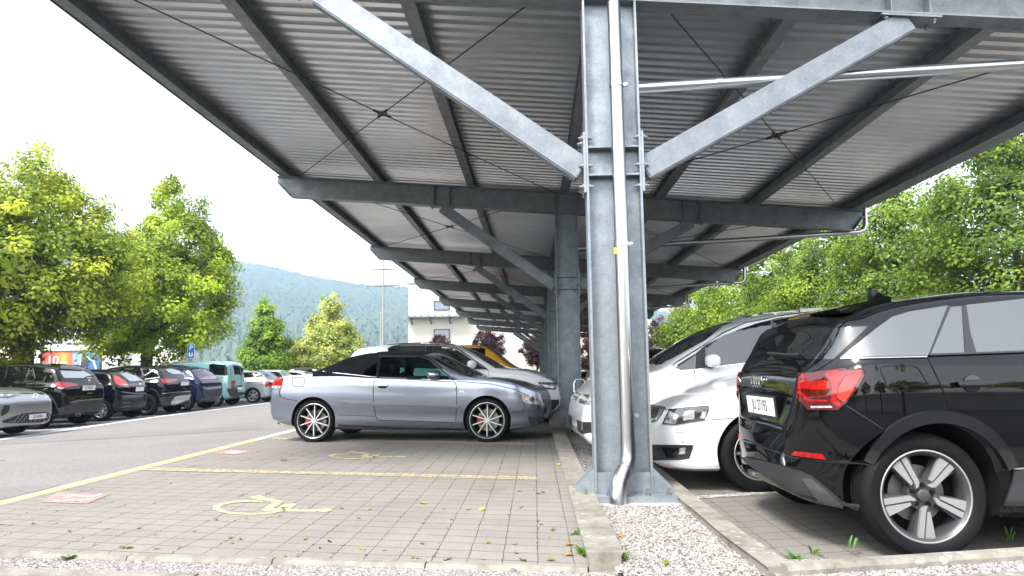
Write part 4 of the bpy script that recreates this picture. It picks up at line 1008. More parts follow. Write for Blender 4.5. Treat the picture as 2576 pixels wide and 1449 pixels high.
c.mirror_blob(*f(1440, 442), (.19, .20, .125), c.paint, -1, .07, rot=-.1)
for yy in (-.36, .36):                                     # seats seen through the glass
    mb = MB(); superell(mb, (1.10 + (.02 if yy < 0 else .04), yy, 1.10), (.13, .27, .20), .6); s_ = c.solid('headrest', mb, M['leather'], smooth=60)
    mb = MB(); [mb.tube([(1.12, yy + q, .94), (1.12, yy + q, 1.05)], .008, 8) for q in (-.06, .06)]; c.solid('headrest_post', mb, M['chrome'], s_)
    mb = MB(); superell(mb, (1.10, yy, .90), (.16, .46, .30), .5); c.solid('seat', mb, M['leather'], smooth=60)
mb = MB(); mb.tube([(-.74, -.48, .285), (-.62, -.48, .285)], .04, 14); c.solid('exhaust_tip', mb, M['trim'])

# --- black compact SUV, rear corner close to the camera
c = q2 = mk('suv', 'suv_q', M['p_black'], (2.12, 3.83), 1, -1, 'glossy black compact SUV in the foreground with a big red tail light and alloy wheel')
f = Z4; g = Q1
c.patch('quarter_window', [(575, 407), (990, 399), (1085, 160), (900, 190), (820, 214), (740, 272), (660, 337)], M['glass_bright'], frame=f, mirror=True)
c.patch('side_window', [(1005, 389), (1163, 386), (1150, 163), (1098, 168)], M['glass_bright'], frame=f, mirror=True)
c.patch('side_window', [(1217, 383), (1640, 368), (1640, 118), (1449, 128), (1172, 158), (1188, 285)], M['glass_bright'], frame=f, mirror=True)
c.line('window_trim', [(575, 413), (985, 405)], M['satin'], 1.8, frame=f, thick=.004); c.line('window_trim', [(996, 396), (1640, 374)], M['trim'], 4.5, frame=f, thick=.006)
c.patch('window_pillar', [(1085, 160), (1098, 166), (1004, 390), (990, 400)], M['gloss'], .006, frame=f); c.patch('window_pillar', [(1150, 163), (1172, 158), (1190, 285), (1219, 384), (1165, 387)], M['trim'], .006, frame=f)
c.line('panel_gap', [(1092, 150), (988, 402), (1036, 505), (1078, 600), (1090, 640)], None, 2.2, frame=f)
c.line('panel_gap', [(815, 145), (1640, 62)], None, 1.5, frame=f)
c.patch('rear_window', [(690, 425), (1110, 414), (1255, 405), (945, 704), (310, 712), (405, 640)], M['glass'], .004, frame=g)
c.line('wiper_arm', [(375, 664), (545, 680), (668, 686)], M['trim'], 4, .02, frame=g, thick=.012)
c.line('panel_gap', [(938, 708), (800, 802), (640, 845), (612, 960), (620, 1050), (720, 1165), (700, 1230), (655, 1330), (610, 1362), (440, 1340), (270, 1290), (170, 1240)], None, 1.8, frame=g)
c.line('tailgate_crease', [(205, 822), (420, 834), (640, 832)], M['gloss'], 3, .002, frame=g, thick=.012)
tl = c.patch('tail_light', [(645, 840), (900, 808), (1190, 797), (1225, 815), (1215, 860), (1170, 950), (1050, 1110), (990, 1162), (730, 1160), (610, 1040), (612, 970), (640, 880)], M['red_dark'], .006, .012, True, frame=g)
for nm, pl, m_ in (('light_bar', [(645, 905), (880, 898), (915, 915), (925, 965), (880, 985), (640, 968)], M['red']), ('light_bar', [(940, 822), (1195, 808), (1175, 850), (1050, 845), (990, 945), (975, 1060), (1025, 1110), (1000, 1132), (925, 1085), (945, 980), (925, 890), (880, 850)], M['red']),
        ('light_panel', [(1055, 862), (1190, 842), (1110, 1005), (1045, 1090), (980, 1050), (1005, 960)], M['red_pale']), ('light_bar', [(625, 1000), (660, 990), (735, 1062), (900, 1070), (905, 1086), (730, 1080)], M['red']),
        ('light_bar', [(665, 845), (690, 845), (720, 905), (695, 905)], M['red']), ('light_panel', [(690, 1000), (860, 985), (865, 1055), (740, 1055)], M['red_dark']), ('reversing_light', [(750, 1125), (930, 1125), (945, 1140), (760, 1145)], M['lens'])):
    c.patch(nm, pl, m_, .0195, frame=g, parent=tl)
c.patch('reflector', [(360, 853), (490, 868), (507, 893), (345, 873)], M['red'], .006, .004, True, frame=f)
c.patch('bumper_trim', [(103, 880), (230, 905), (395, 950), (440, 972), (600, 1106), (668, 1112), (664, 1124), (560, 1100), (330, 1036), (220, 968), (140, 915)], M['trim'], .006, .012, frame=f)
c.patch('bumper_blade', [(402, 984), (442, 982), (590, 1108), (480, 1086)], M['alloy_grey'], .02, .006, frame=f)
c.line('bumper_crease_or_sheen', [(110, 800), (260, 850), (345, 880), (510, 900), (690, 910), (728, 920)], M['gloss'], 3.2, .002, frame=f, thick=.014)
c.patch('plate_recess', [(178, 992), (440, 1030), (470, 1065), (445, 1240), (185, 1195)], M['gloss'], .004, frame=g)
c.plate(*g(318, 1120), tilt=-.08, w=.5, h=.115, text='JU 27193', off=.03)
rings(c, *g(262, 898), .036, .050, M['chrome'])
mb = MB(); mb.prism([(.06, 1.472), (-.12, 1.432), (-.25, 1.408), (-.285, 1.392), (-.262, 1.368), (-.06, 1.372), (.06, 1.41)], -.56, .56, 'xz'); sp_ = c.solid('roof_spoiler', mb, c.paint, bevel=.012)
mb = MB(); mb.box((-.277, 0, 1.384), (.012, .36, .016)); c.solid('brake_light', mb, M['red_dark'], sp_)
c.line('fuel_flap', [(763, 462), (775, 452), (800, 447), (915, 447), (945, 460), (997, 545), (990, 562), (830, 570), (805, 560), (775, 495)], None, 1.8, frame=f, closed=True)
c.patch('handle_recess', circ((1200, 532), 44, 40), M['gloss'], .009, frame=f, grid=3)
c.patch('door_handle', [(1112, 528), (1160, 520), (1285, 516), (1288, 530), (1278, 543), (1130, 549)], c.paint, .012, .026, frame=f, grid=3)
c.patch('wheel_arch_trim', circ((1040, 1080), 398, 420, 26, 207, 337) + circ((1040, 1080), 350, 362, 26, 207, 337)[::-1], M['gloss'], .004, .022, frame=f, mirror=True)
c.line('sill_strip', [(1392, 938), (1640, 928)], M['satin'], 3.2, frame=f, thick=.01); c.patch('sill_trim', [(1395, 946), (1640, 936), (1640, 1105), (1350, 1110), (1390, 1000)], M['trim'], .004, .01, frame=f)
c.line('panel_gap', [(1050, 1118), (1200, 1210), (1390, 1335)], M['alloy_grey'], 1.0, frame=g)
mb = MB(); mb.prism([(.20, 1.485), (.42, 1.495), (.40, 1.51), (.31, 1.52), (.25, 1.565), (.215, 1.57)], -.02, .02, 'xz'); c.solid('antenna', mb, c.paint, bevel=.004)
split(c, 'windscreen', M['glass'], lambda p, n: 1.62 < p.x < 2.2 and n.z > .35 and n.x > .15 and abs(p.y) < .7)

# --- white estate, front corner behind the column
c = octa = mk('estate_car', 'estate_o', M['p_white'], (1.88, 5.85), 184, 1, 'white estate car whose front corner shows between the near column and the black SUV', True)
f = S1
hl = c.patch('headlight', [(205, 1230), (260, 1105), (420, 1082), (620, 1068), (625, 1085), (575, 1195), (450, 1215), (320, 1238)], M['lens_dark'], .004, .006, True, frame=f)
for pl in ([(222, 1222), (268, 1112), (350, 1160), (318, 1230)], [(415, 1120), (492, 1108), (490, 1185), (395, 1200), (385, 1160)], [(560, 1120), (612, 1095), (580, 1180), (540, 1180)]): c.patch('lamp_unit', pl, M['lens'], .012, frame=f, parent=hl)
c.patch('grille', [(100, 1075), (222, 1093), (200, 1150), (148, 1208), (100, 1220)], M['gloss'], .004, frame=f, mirror=True)
for k in range(4): c.line('grille_slat', [(150 + 16 * k, 1195 - 16 * k), (185 + 11 * k, 1100)], M['satin'], 1.4, .008, frame=f)
c.line('grille_frame', [(100, 1068), (226, 1086), (232, 1103)], M['trim'], 3, .008, frame=f)
fg = Z3
fo = c.patch('fog_grille', [(690, 1012), (966, 1015), (958, 1050), (940, 1103), (880, 1112), (690, 1115)], M['trim'], .004, frame=fg, mirror=True)
c.patch('fog_lamp', [(878, 1036), (915, 1031), (912, 1072), (874, 1074)], M['lens'], .01, .006, frame=fg, parent=fo); c.patch('fog_housing', [(765, 1032), (870, 1034), (860, 1095), (795, 1097)], M['gloss'], .008, frame=fg, parent=fo)
c.line('panel_gap', [(578, 1196), (700, 1190), (860, 1176)], None, 1.4, frame=f); c.line('panel_gap', [(228, 1104), (420, 1080), (620, 1066)], None, 1.4, frame=f)
c.line('washer_cover', [(322, 1310), (345, 1272), (410, 1265), (395, 1305)], M['satin'], 1.2, frame=f, closed=True)
c.line('parking_sensor', circ((387, 1393), 8, 8, 10), M['satin'], 1.2, frame=f, closed=True)
screens(c, (1.34, 2.2), (-.9, -.4, 1.0))
split(c, 'side_window', M['glass'], lambda p, n: -.5 < p.x < 1.9 and abs(n.y) > .75 and p.z > 1.0 and p.z < 1.36)

# --- white people carrier behind it
c = shar = mk('people_carrier', 'mpv', M['p_white'], (1.52, 7.55), 184, 1, 'white people carrier with silver roof rails parked behind the white estate', True)
screens(c, (1.98, 2.92), (-.9, -.5, 1.15), fy=.42)
c.patch('windscreen_edge', [(135, 655), (400, 482), (620, 357), (742, 352), (600, 468), (290, 640), (140, 705)], M['glass_mid'], frame=f)
c.patch('quarter_window', [(325, 722), (345, 692), (502, 592), (494, 735), (370, 745)], M['glass'], frame=f, mirror=True)
c.patch('window_pillar', [(505, 592), (592, 520), (592, 722), (498, 735)], M['trim'], frame=f, mirror=True)
c.patch('side_window', [(594, 520), (760, 430), (900, 375), (1060, 320), (1185, 290), (1185, 645), (720, 702), (594, 722)], M['glass'], frame=f, mirror=True)
c.patch('window_pillar', [(1187, 289), (1240, 275), (1300, 265), (1320, 500), (1320, 636), (1187, 647)], M['gloss'], frame=f, mirror=True)
c.patch('side_window', [(1304, 268), (1449, 245), (1900, 205), (1900, 590), (1322, 634)], M['glass'], frame=f, mirror=True)
c.line('window_frame', [(303, 705), (325, 682), (500, 572), (750, 412), (950, 322), (1250, 258), (1449, 232), (1900, 195)], M['chrome'], 2.6, frame=f, thick=.006, mirror=True)
c.line('window_frame', [(305, 712), (330, 738), (370, 751), (494, 742), (1110, 665), (1500, 625)], M['chrome'], 1.8, frame=f, thick=.006, mirror=True)
c.line('panel_gap', [(492, 742), (490, 872), (494, 1000)], None, 1.5, frame=f, mirror=True); c.line('side_badge', [(422, 838), (468, 842)], M['satin'], 3, frame=f)
c.mirror_blob(*f(628, 658), (.14, .22, .145), c.paint, 1, .11, rot=.1)
c.line('roof_rail', [(960, 268), (1010, 235), (1090, 208), (1449, 172), (1900, 148)], M['satin'], 3.0, .0, frame=f, thick=.03, mirror=True)
f = N1
hl = c.patch('headlight', [(240, 830), (275, 760), (320, 695), (405, 650), (560, 640), (560, 800), (405, 842), (270, 850)], M['lens'], .004, .006, True, frame=f); c.patch('lamp_unit', [(330, 715), (405, 680), (470, 670), (470, 725), (350, 735)], M['lens_dark'], .012, frame=f, parent=hl)
c.patch('grille', [(128, 815), (150, 760), (182, 692), (278, 696), (236, 832)], M['gloss'], .004, frame=f, mirror=True)
for a, b in (((186, 735), (262, 742)), ((160, 784), (246, 792))): c.line('grille_slat', [a, b], M['chrome'], 2, .01, frame=f, mirror=True)
c.patch('lower_intake', [(105, 1050), (200, 1078), (415, 1082), (560, 1080), (560, 1190), (415, 1215), (195, 1250), (118, 1215)], M['trim'], .004, frame=f, mirror=True)
for k in range(3): c.line('intake_slat', [(115, 1095 + 42 * k), (195, 1115 + 42 * k)], M['alloy_grey'], 1.5, .01, frame=f)

# --- white SUV behind the convertible
c = q3 = mk('suv', 'suv_w', M['p_pearl'], (-.52, 13.2), -7, -1, 'pearl white SUV with dark windows parked just behind the convertible', True)
f = C1
screens(c, (1.56, 2.34), (-.85, -.45, 1.12), fy=.42)
c.patch('windscreen_edge', [(1285, 165), (1350, 185), (1560, 300), (1738, 400), (1650, 408), (1500, 310), (1400, 235)], M['glass_mid'], frame=f)
c.patch('side_window', [(932, 148), (1060, 152), (1180, 182), (1290, 245), (1430, 345), (1550, 423), (1250, 415), (932, 412)], M['glass_mid'], frame=f, mirror=True)
c.patch('side_window', [(415, 190), (470, 165), (540, 152), (845, 145), (845, 408), (415, 400)], M['glass_mid'], frame=f, mirror=True)
c.patch('window_pillar', [(846, 146), (931, 149), (931, 413), (846, 410)], M['gloss'], frame=f, mirror=True)
c.line('window_frame', [(410, 185), (470, 158), (560, 142), (850, 134), (1060, 140), (1185, 170), (1300, 240), (1562, 425)], M['gloss'], 2.5, frame=f, thick=.006, mirror=True)
c.line('roof_rail', [(400, 131), (480, 112), (700, 99), (950, 107), (1150, 134)], M['trim'], 1.8, .0, frame=f, thick=.014, mirror=True)
c.line('panel_gap', [(1562, 428), (1576, 470), (1575, 560)], None, 1.5, frame=f, mirror=True)
c.mirror_blob(*f(1392, 362), (.17, .22, .16), c.paint, -1, .09, rot=-.1)
hl = c.patch('headlight', [(2135, 567), (2345, 575), (2360, 592), (2340, 650), (2195, 650), (2168, 620)], M['lens_dark'], .004, .006, True, frame=f); c.patch('lamp_unit', [(2180, 585), (2330, 590), (2320, 635), (2210, 632)], M['lens'], .012, frame=f, parent=hl)
c.patch('lower_intake', [(2265, 770), (2400, 765), (2397, 878), (2280, 885), (2258, 830)], M['trim'], .004, frame=f, mirror=True)

# --- the far row, left to right
FAR = 'cars parked in the row across the aisle'
c = id4 = mk('suv', 'suv_v', M['p_grey'], (-11.60, 13.25), 0, -1, 'silver grey electric SUV parked nose out at the left end of the far row', True, group=FAR)
f = F1
screens(c, (1.45, 2.2), (-.85, -.45, 1.12))
hl = c.patch('headlight', [(-150, 690), (0, 700), (120, 690), (350, 700), (365, 720), (240, 755), (120, 775), (0, 768), (-150, 760)], M['lens_dark'], .004, .004, frame=f)
for pl in ([(0, 712), (60, 705), (40, 755), (0, 755)], [(120, 720), (240, 712), (200, 735), (130, 745)]): c.patch('lamp_unit', pl, M['lens'], .012, frame=f, parent=hl)
c.line('light_bar', [(340, 690), (595, 688)], M['chrome'], 1.6, .006, frame=f); c.line('light_bar', [(675, 686), (840, 672)], M['chrome'], 1.6, .006, frame=f)
c.line('light_bar', [(360, 728), (595, 722)], M['chrome'], 1.6, .006, frame=f); c.line('light_bar', [(675, 720), (840, 705)], M['chrome'], 1.6, .006, frame=f)
c.patch('front_panel', [(340, 696), (840, 680), (838, 700), (350, 716)], M['gloss'], .003, frame=f)
em = c.line('emblem', circ((635, 725), 38, 60, 18), M['chrome'], 1.6, .012, frame=f, closed=True, thick=.004)
for pts in ([(610, 690), (627, 722), (636, 700), (645, 722), (662, 690)], [(601, 715), (620, 770), (636, 735), (652, 770), (670, 715)]): c.line('letter', pts, M['chrome'], 1.3, .014, frame=f, parent=em)
lg = c.patch('lower_grille', [(30, 1190), (300, 1090), (400, 1060), (600, 1040), (820, 1030), (900, 1050), (950, 1160), (700, 1210), (350, 1228), (60, 1225)], M['trim'], .004, frame=f)
for k in range(9):
    x = 240 + 75 * k; c.line('grille_mesh', [(x, 1215), (x + 130, 1065)], M['alloy'], .9, .008, frame=f, parent=lg)
for k in range(5): x = 560 + 75 * k; c.line('grille_mesh', [(x, 1060), (x + 90, 1190)], M['alloy'], .9, .008, frame=f, parent=lg)
c.patch('side_intake', [(20, 1020), (70, 910), (180, 908), (165, 1000), (110, 1060), (20, 1110)], M['trim'], .004, frame=f)
c.line('bumper_lip', [(60, 1242), (350, 1242), (700, 1228), (940, 1180)], M['satin'], 3, .004, frame=f, thick=.012)
c.plate(*f(672, 1108), w=.5, h=.11, text='JU 54466', rear=False, off=.015)
c.patch('bumper_crease_or_sheen', [(290, 860), (930, 800), (945, 845), (700, 890), (330, 905)], c.paint, .004, .02, frame=f)
c.line('panel_gap', [(0, 610), (250, 625), (600, 640), (840, 660)], None, 1.2, frame=f)

c = glb = mk('suv', 'suv_m', M['p_black'], (-12.2, 16.35), 180, 1, 'large black SUV with chrome exhaust tips parked beside the silver grey one', group=FAR)
c.patch('side_window', [(-200, 225), (130, 208), (85, 425), (-200, 450)], M['glass_far'], frame=f); c.patch('side_window', [(152, 212), (520, 228), (462, 455), (105, 445)], M['glass_far'], frame=f, mirror=True)
c.patch('quarter_window', [(618, 232), (740, 262), (868, 345), (885, 380), (640, 430)], M['glass_far'], frame=f, mirror=True)
c.line('window_pillar', [(528, 235), (463, 455)], M['alloy_grey'], 1.6, frame=f); c.line('window_pillar', [(595, 235), (638, 430)], M['alloy_grey'], 2, frame=f); c.line('window_pillar', [(137, 212), (88, 425)], M['alloy_grey'], 1.2, frame=f)
c.patch('rear_window', [(1085, 262), (1490, 272), (1700, 385), (1640, 412), (1160, 412), (1105, 330)], M['glass_rear'], frame=f)
c.patch('roof_spoiler', [(1070, 212), (1300, 195), (1535, 192), (1552, 232), (1490, 280), (1090, 262)], M['gloss'], .006, .03, frame=f)
c.patch('tail_light', [(985, 525), (1060, 485), (1290, 505), (1420, 525), (1370, 560), (1180, 590), (1020, 570)], M['red'], .004, .008, frame=f); c.patch('reversing_light', [(1040, 580), (1180, 590), (1130, 612), (1060, 600)], M['lens'], .006, frame=f)
c.patch('tail_light', [(1760, 498), (1850, 520), (1856, 546), (1790, 530)], M['red'], .004, .008, frame=f)
c.patch('bumper', [(1050, 965), (1250, 890), (1400, 828), (1660, 812), (1895, 792), (1912, 920), (1880, 1010), (1640, 1080), (1400, 1130), (1080, 1125)], M['trim'], .006, .012, frame=f)
c.line('bumper_strip_or_sheen', [(1270, 865), (1400, 820), (1660, 806), (1896, 786)], M['chrome'], 1.8, .016, frame=f, thick=.006); c.patch('reflector', [(1290, 872), (1420, 862), (1420, 885), (1290, 895)], M['red_dark'], .024, frame=f)
c.line('exhaust_tip', circ((1395, 1065), 58, 28, 16), M['chrome'], 1.8, .022, frame=f, closed=True, thick=.02); c.line('exhaust_tip', circ((1868, 1012), 28, 22, 14), M['chrome'], 1.6, .022, frame=f, closed=True, thick=.02)
c.line('wiper_arm', [(1540, 405), (1600, 385), (1690, 380)], M['trim'], 2, .012, frame=f, thick=.01); c.line('tailgate_handle', [(1575, 690), (1670, 684)], M['satin'], 1.4, .006, frame=f)
c.line('panel_gap', [(925, 190), (1060, 360), (1115, 470)], None, 1.1, frame=f); c.line('panel_gap', [(1320, 690), (1400, 800)], None, 1.1, frame=f); c.line('roof_rail', [(0, 150), (150, 140), (700, 132), (920, 162)], M['satin'], 1.6, frame=f, thick=.03)
c.line('wheel_arch_trim', [(880, 705), (965, 800), (1010, 880), (1050, 985)], M['trim'], 4.5, .004, frame=f, thick=.01); c.line('emblem', circ((1612, 456), 14, 17, 10), M['chrome'], 1, .008, frame=f, closed=True)
c.plate(*f(1600, 590), tilt=-.1, w=.5, h=.125, text='JU 59267', off=.02)
split(c, 'windscreen', M['glass_mid'], lambda p, n: 1.72 < p.x < 2.33 and n.z > .35 and n.x > .15 and abs(p.y) < .7)

c = fie = mk('hatchback', 'hatch', M['p_navyblack'], (-12.32, 19.0), 180, 1, 'small black hatchback with bright red tail lights between two big dark SUVs', group=FAR)
f = F2
c.patch('side_window', [(40, 285), (190, 286), (408, 300), (442, 440), (330, 446), (60, 450)], M['glass_far'], frame=f, mirror=True); c.patch('quarter_window', [(430, 318), (545, 342), (520, 380), (470, 432)], M['glass_far'], frame=f, mirror=True)
c.patch('tail_light', [(598, 368), (642, 368), (760, 432), (868, 518), (880, 590), (720, 560), (650, 530), (610, 440)], M['red_pale'], .004, .01, frame=f); c.patch('reversing_light', [(735, 522), (868, 532), (868, 552), (775, 548)], M['lens'], .018, frame=f)
c.patch('rear_window', [(712, 320), (850, 302), (1000, 298), (1150, 430), (1118, 470), (905, 472), (800, 395)], M['glass_rear'], frame=f)
c.patch('roof_spoiler', [(678, 358), (760, 288), (880, 256), (1000, 275), (1020, 312), (900, 300), (765, 314)], M['gloss'], .004, .02, frame=f)
c.patch('tailgate_trim', [(880, 508), (1180, 503), (1182, 555), (882, 570)], M['gloss'], .004, .01, frame=f); c.line('emblem', circ((1082, 522), 16, 10, 10), M['chrome'], 1.2, .018, frame=f, closed=True)
c.patch('reflector', [(752, 852), (915, 840), (900, 870), (780, 880)], M['red_dark'], .006, frame=f)
c.patch('bumper', [(720, 990), (900, 940), (960, 900), (1235, 850), (1232, 930), (1000, 1000), (770, 1010)], M['trim'], .004, .006, frame=f)
c.line('panel_gap', [(740, 580), (720, 660), (640, 740)], None, 1.0, frame=f); c.line('wiper_arm', [(1055, 480), (1100, 450), (1150, 432)], M['trim'], 1.6, .01, frame=f, thick=.01)
c.line('bumper_crease_or_sheen', [(740, 665), (960, 690), (1190, 690)], M['p_silver'], 2.2, .003, frame=f, thick=.008)  # silver line paints the highlight along the bumper
c.plate(*f(1075, 612), tilt=-.1, w=.42, h=.13, text='', off=.02)

c = seat = mk('suv', 'suv_s', M['p_navyblack'], (-12.35, 21.3), 180, 1, 'black SUV with silver lower bumper and black wheels beside the small hatchback', group=FAR)
c.patch('side_window', [(420, 215), (700, 196), (1075, 194), (1130, 372), (420, 390)], M['glass_far'], frame=f, mirror=True); c.patch('quarter_window', [(1118, 200), (1290, 200), (1335, 258), (1170, 366)], M['glass_far'], frame=f, mirror=True)
c.line('window_pillar', [(1095, 196), (1150, 370)], M['alloy_grey'], 2.2, frame=f); c.line('window_frame', [(1170, 368), (1340, 262)], M['satin'], 1.0, frame=f)
c.patch('tail_light', [(1460, 430), (1765, 430), (1740, 465), (1660, 500), (1500, 510), (1480, 470)], M['red'], .004, .008, frame=f)
c.patch('rear_window', [(1555, 252), (1780, 235), (1905, 335), (1690, 342), (1590, 300)], M['glass_rear'], frame=f); c.patch('roof_spoiler', [(1498, 202), (1600, 156), (1800, 150), (1822, 190), (1740, 205), (1560, 218)], M['gloss'], .004, .03, frame=f)
c.patch('bumper', [(1430, 762), (1600, 750), (1650, 705), (2050, 655), (2090, 700), (2085, 770), (1700, 905), (1480, 920)], M['trim'], .006, .01, frame=f)
c.patch('bumper_blade', [(1640, 850), (1720, 748), (1900, 722), (2092, 712), (2088, 760), (1900, 822), (1700, 900), (1640, 890)], M['satin'], .018, .006, frame=f); c.line('exhaust_tip', [(1705, 802), (1740, 766), (1830, 760), (1800, 800)], M['chrome'], 1.4, .028, frame=f, closed=True, thick=.006)
c.patch('reflector', [(1630, 720), (1810, 705), (1800, 725), (1640, 738)], M['red_dark'], .02, frame=f)
c.line('roof_rail', [(520, 160), (700, 140), (1000, 134), (1380, 142)], M['satin'], 1.6, frame=f, thick=.03); c.line('panel_gap', [(1440, 160), (1450, 200), (1585, 330)], None, 1.0, frame=f); c.line('bumper_strip_or_sheen', [(1490, 695), (1740, 672), (2050, 655)], M['satin'], 1.2, .018, frame=f)
c.line('body_crease', [(1170, 435), (1440, 400)], M['satin'], 1.0, frame=f); c.line('emblem', [(1880, 398), (1905, 404), (1882, 418), (1906, 428)], M['chrome'], 1.2, .006, frame=f); c.line('lettering', [(1868, 598), (1925, 600)], M['chrome'], 1.4, .006, frame=f)
c.line('wheel_arch_trim', circ((1290, 880), 170, 270, 14, 262, 330), M['trim'], 3, .004, frame=f, thick=.01)
mb = MB(); mb.prism([(.0, 1.55), (.2, 1.57), (.08, 1.60), (.04, 1.65)], -.02, .02, 'xz'); c.solid('antenna', mb, M['gloss'])
c.plate(*f(1888, 512), tilt=-.1, w=.5, h=.13, text='', off=.02)

c = jag = mk('suv', 'suv_j', M['p_navy'], (-12.35, 23.6), 180, 1, 'dark blue SUV with sloping rear window and slim red tail lights', group=FAR)
f = F3
c.patch('side_window', [(-60, 190), (40, 172), (60, 175), (110, 185), (172, 208), (100, 236), (-60, 245)], M['glass_far'], frame=f, mirror=True)
c.patch('rear_window', [(268, 212), (395, 190), (505, 264), (400, 246), (340, 235)], M['glass_rear'], frame=f); c.patch('roof_spoiler', [(252, 182), (300, 160), (390, 158), (388, 192), (270, 212)], M['gloss'], .004, .03, frame=f)
c.patch('tail_light', [(235, 318), (300, 286), (415, 276), (412, 312), (300, 318)], M['red_dark'], .004, .008, frame=f); c.patch('tail_light', [(235, 318), (330, 288), (330, 306), (300, 316)], M['red'], .016, frame=f); c.patch('tailgate_trim', [(416, 275), (505, 280), (503, 320), (414, 314)], M['gloss'], .004, .006, frame=f)
c.patch('bumper', [(300, 455), (345, 440), (520, 402), (516, 465), (350, 522), (285, 525)], M['trim'], .004, .008, frame=f); c.patch('bumper_strip_or_sheen', [(290, 408), (480, 376), (510, 378), (512, 396), (320, 420)], M['p_silver'], .004, .012, frame=f)  # silver bumper patch paints the sky's reflection on the crease
c.line('fuel_flap', circ((165, 308), 36, 28, 16), None, 1.1, frame=f, closed=True); c.line('wheel_arch_trim', circ((150, 540), 115, 175, 14, 250, 350), M['trim'], 3, .004, frame=f, thick=.01)
c.plate(*f(455, 303), tilt=-.1, w=.5, h=.13, text='', off=.02)

c = ber = mk('van', 'van', M['p_teal'], (-12.65, 26.6), 180, 1, 'light teal small van with twin rear doors beside the dark blue SUV', cat='van', group=FAR)
c.patch('side_window', [(340, 160), (385, 150), (520, 138), (530, 262), (515, 274), (340, 262)], M['glass_far'], frame=f, mirror=True)
c.patch('rear_window', [(575, 124), (635, 120), (662, 258), (640, 266), (600, 265)], M['glass_bright'], frame=f); c.patch('rear_window', [(648, 126), (682, 122), (716, 244), (700, 262), (670, 266)], M['glass_bright'], frame=f)
t_ = c.patch('tail_light', [(568, 328), (604, 325), (609, 400), (572, 404)], M['red'], .004, .01, frame=f); c.patch('reversing_light', [(574, 356), (604, 354), (607, 384), (575, 386)], M['lens'], .018, frame=f, parent=t_)
c.patch('bumper', [(520, 408), (625, 402), (628, 446), (735, 436), (742, 458), (620, 492), (560, 492), (530, 445)], M['trim'], .006, .02, frame=f); c.line('panel_gap', [(641, 118), (664, 262), (676, 440)], None, 1.2, frame=f); c.patch('plate_recess', [(618, 378), (676, 372), (676, 390), (618, 392)], M['seam'], .004, frame=f)
c.line('panel_gap', [(552, 120), (560, 250), (566, 400)], None, 1.0, frame=f); c.line('wiper_arm', [(605, 255), (640, 258), (668, 275)], M['trim'], 1.6, .012, frame=f, thick=.01)
c.plate(*f(646, 406), w=.5, h=.12, text='', off=.02)

c = aud = mk('estate_car', 'estate', M['p_silver'], (-12.35, 29.5), 180, 1, 'silver estate car with six spoke wheels beyond the teal van', group=FAR)
c.patch('side_window', [(640, 206), (715, 205), (766, 208), (800, 290), (640, 296)], M['glass_far'], frame=f, mirror=True); c.patch('quarter_window', [(780, 208), (845, 214), (930, 252), (964, 282), (820, 290)], M['glass_far'], frame=f, mirror=True)
c.line('roof_rail', [(640, 190), (720, 182), (900, 186)], M['satin'], 1.2, frame=f, thick=.03); c.line('door_handle', [(738, 344), (766, 343)], M['trim'], 2, .01, frame=f, thick=.012); c.line('panel_gap', [(772, 210), (808, 292), (780, 350)], None, .9, frame=f)
def tail_bits(c, red='red', x=None):
    """tail lights, rear window and plate for the cars that show only a few pixels of their rear"""
    sp = c.sp; tw = sp['w'] / 2; xr = sp['top'][0][0]; zb = pchip(sp['belt'])(xr + .1)
    rw = [p for p in sp['top'] if p[1] > zb + .08 and p[0] < .3]
    split(c, 'rear_window', M['glass_mid'], lambda p, n: xr + .05 < p.x < .1 and n.x < -.25 and abs(p.y) < tw * .74 and zb + .10 < p.z < sp['top'][0][1] + .95)
    for sd in (-1, 1):
        split(c, 'tail_light', M[red], lambda p, n: p.x < xr + .22 and zb - .20 < p.z < zb + .03 and p.y * sd > tw * .62 and n.x < .6)
def side_glass(c, z0, z1, xa, xb):
    split(c, 'side_window', M['glass_far'], lambda p, n: xa < p.x < xb and abs(n.y) > .7 and p.y > 0 and z0 < p.z < z1)
    split(c, 'side_window', M['glass_far'], lambda p, n: xa < p.x < xb and abs(n.y) > .7 and p.y < 0 and z0 < p.z < z1)
tail_bits(aud)
for nm, k, pm, (x, y), lb in (('hatchback', 'hatch', 'p_white', (-12.4, 32.3), 'white hatchback with red tail lights past the silver estate'), ('estate_car', 'estate', 'p_grey', (-12.4, 35.2), 'grey estate car far down the row across the aisle, past the white hatchback'),
        ('suv', 'suv_s', 'p_black', (-12.5, 38.2), 'black SUV near the end of the far row by the pale tree'), ('hatchback', 'hatch', 'p_silver', (-12.5, 41), 'silver hatchback at the very end of the far row')):
    c = mk(nm, k, M[pm], (x, y), 180, 1, lb, group=FAR); tail_bits(c); side_glass(c, pchip(c.sp['belt'])(.8) + .05, max(p[1] for p in c.sp['top']) - .12, -.25, 1.7)

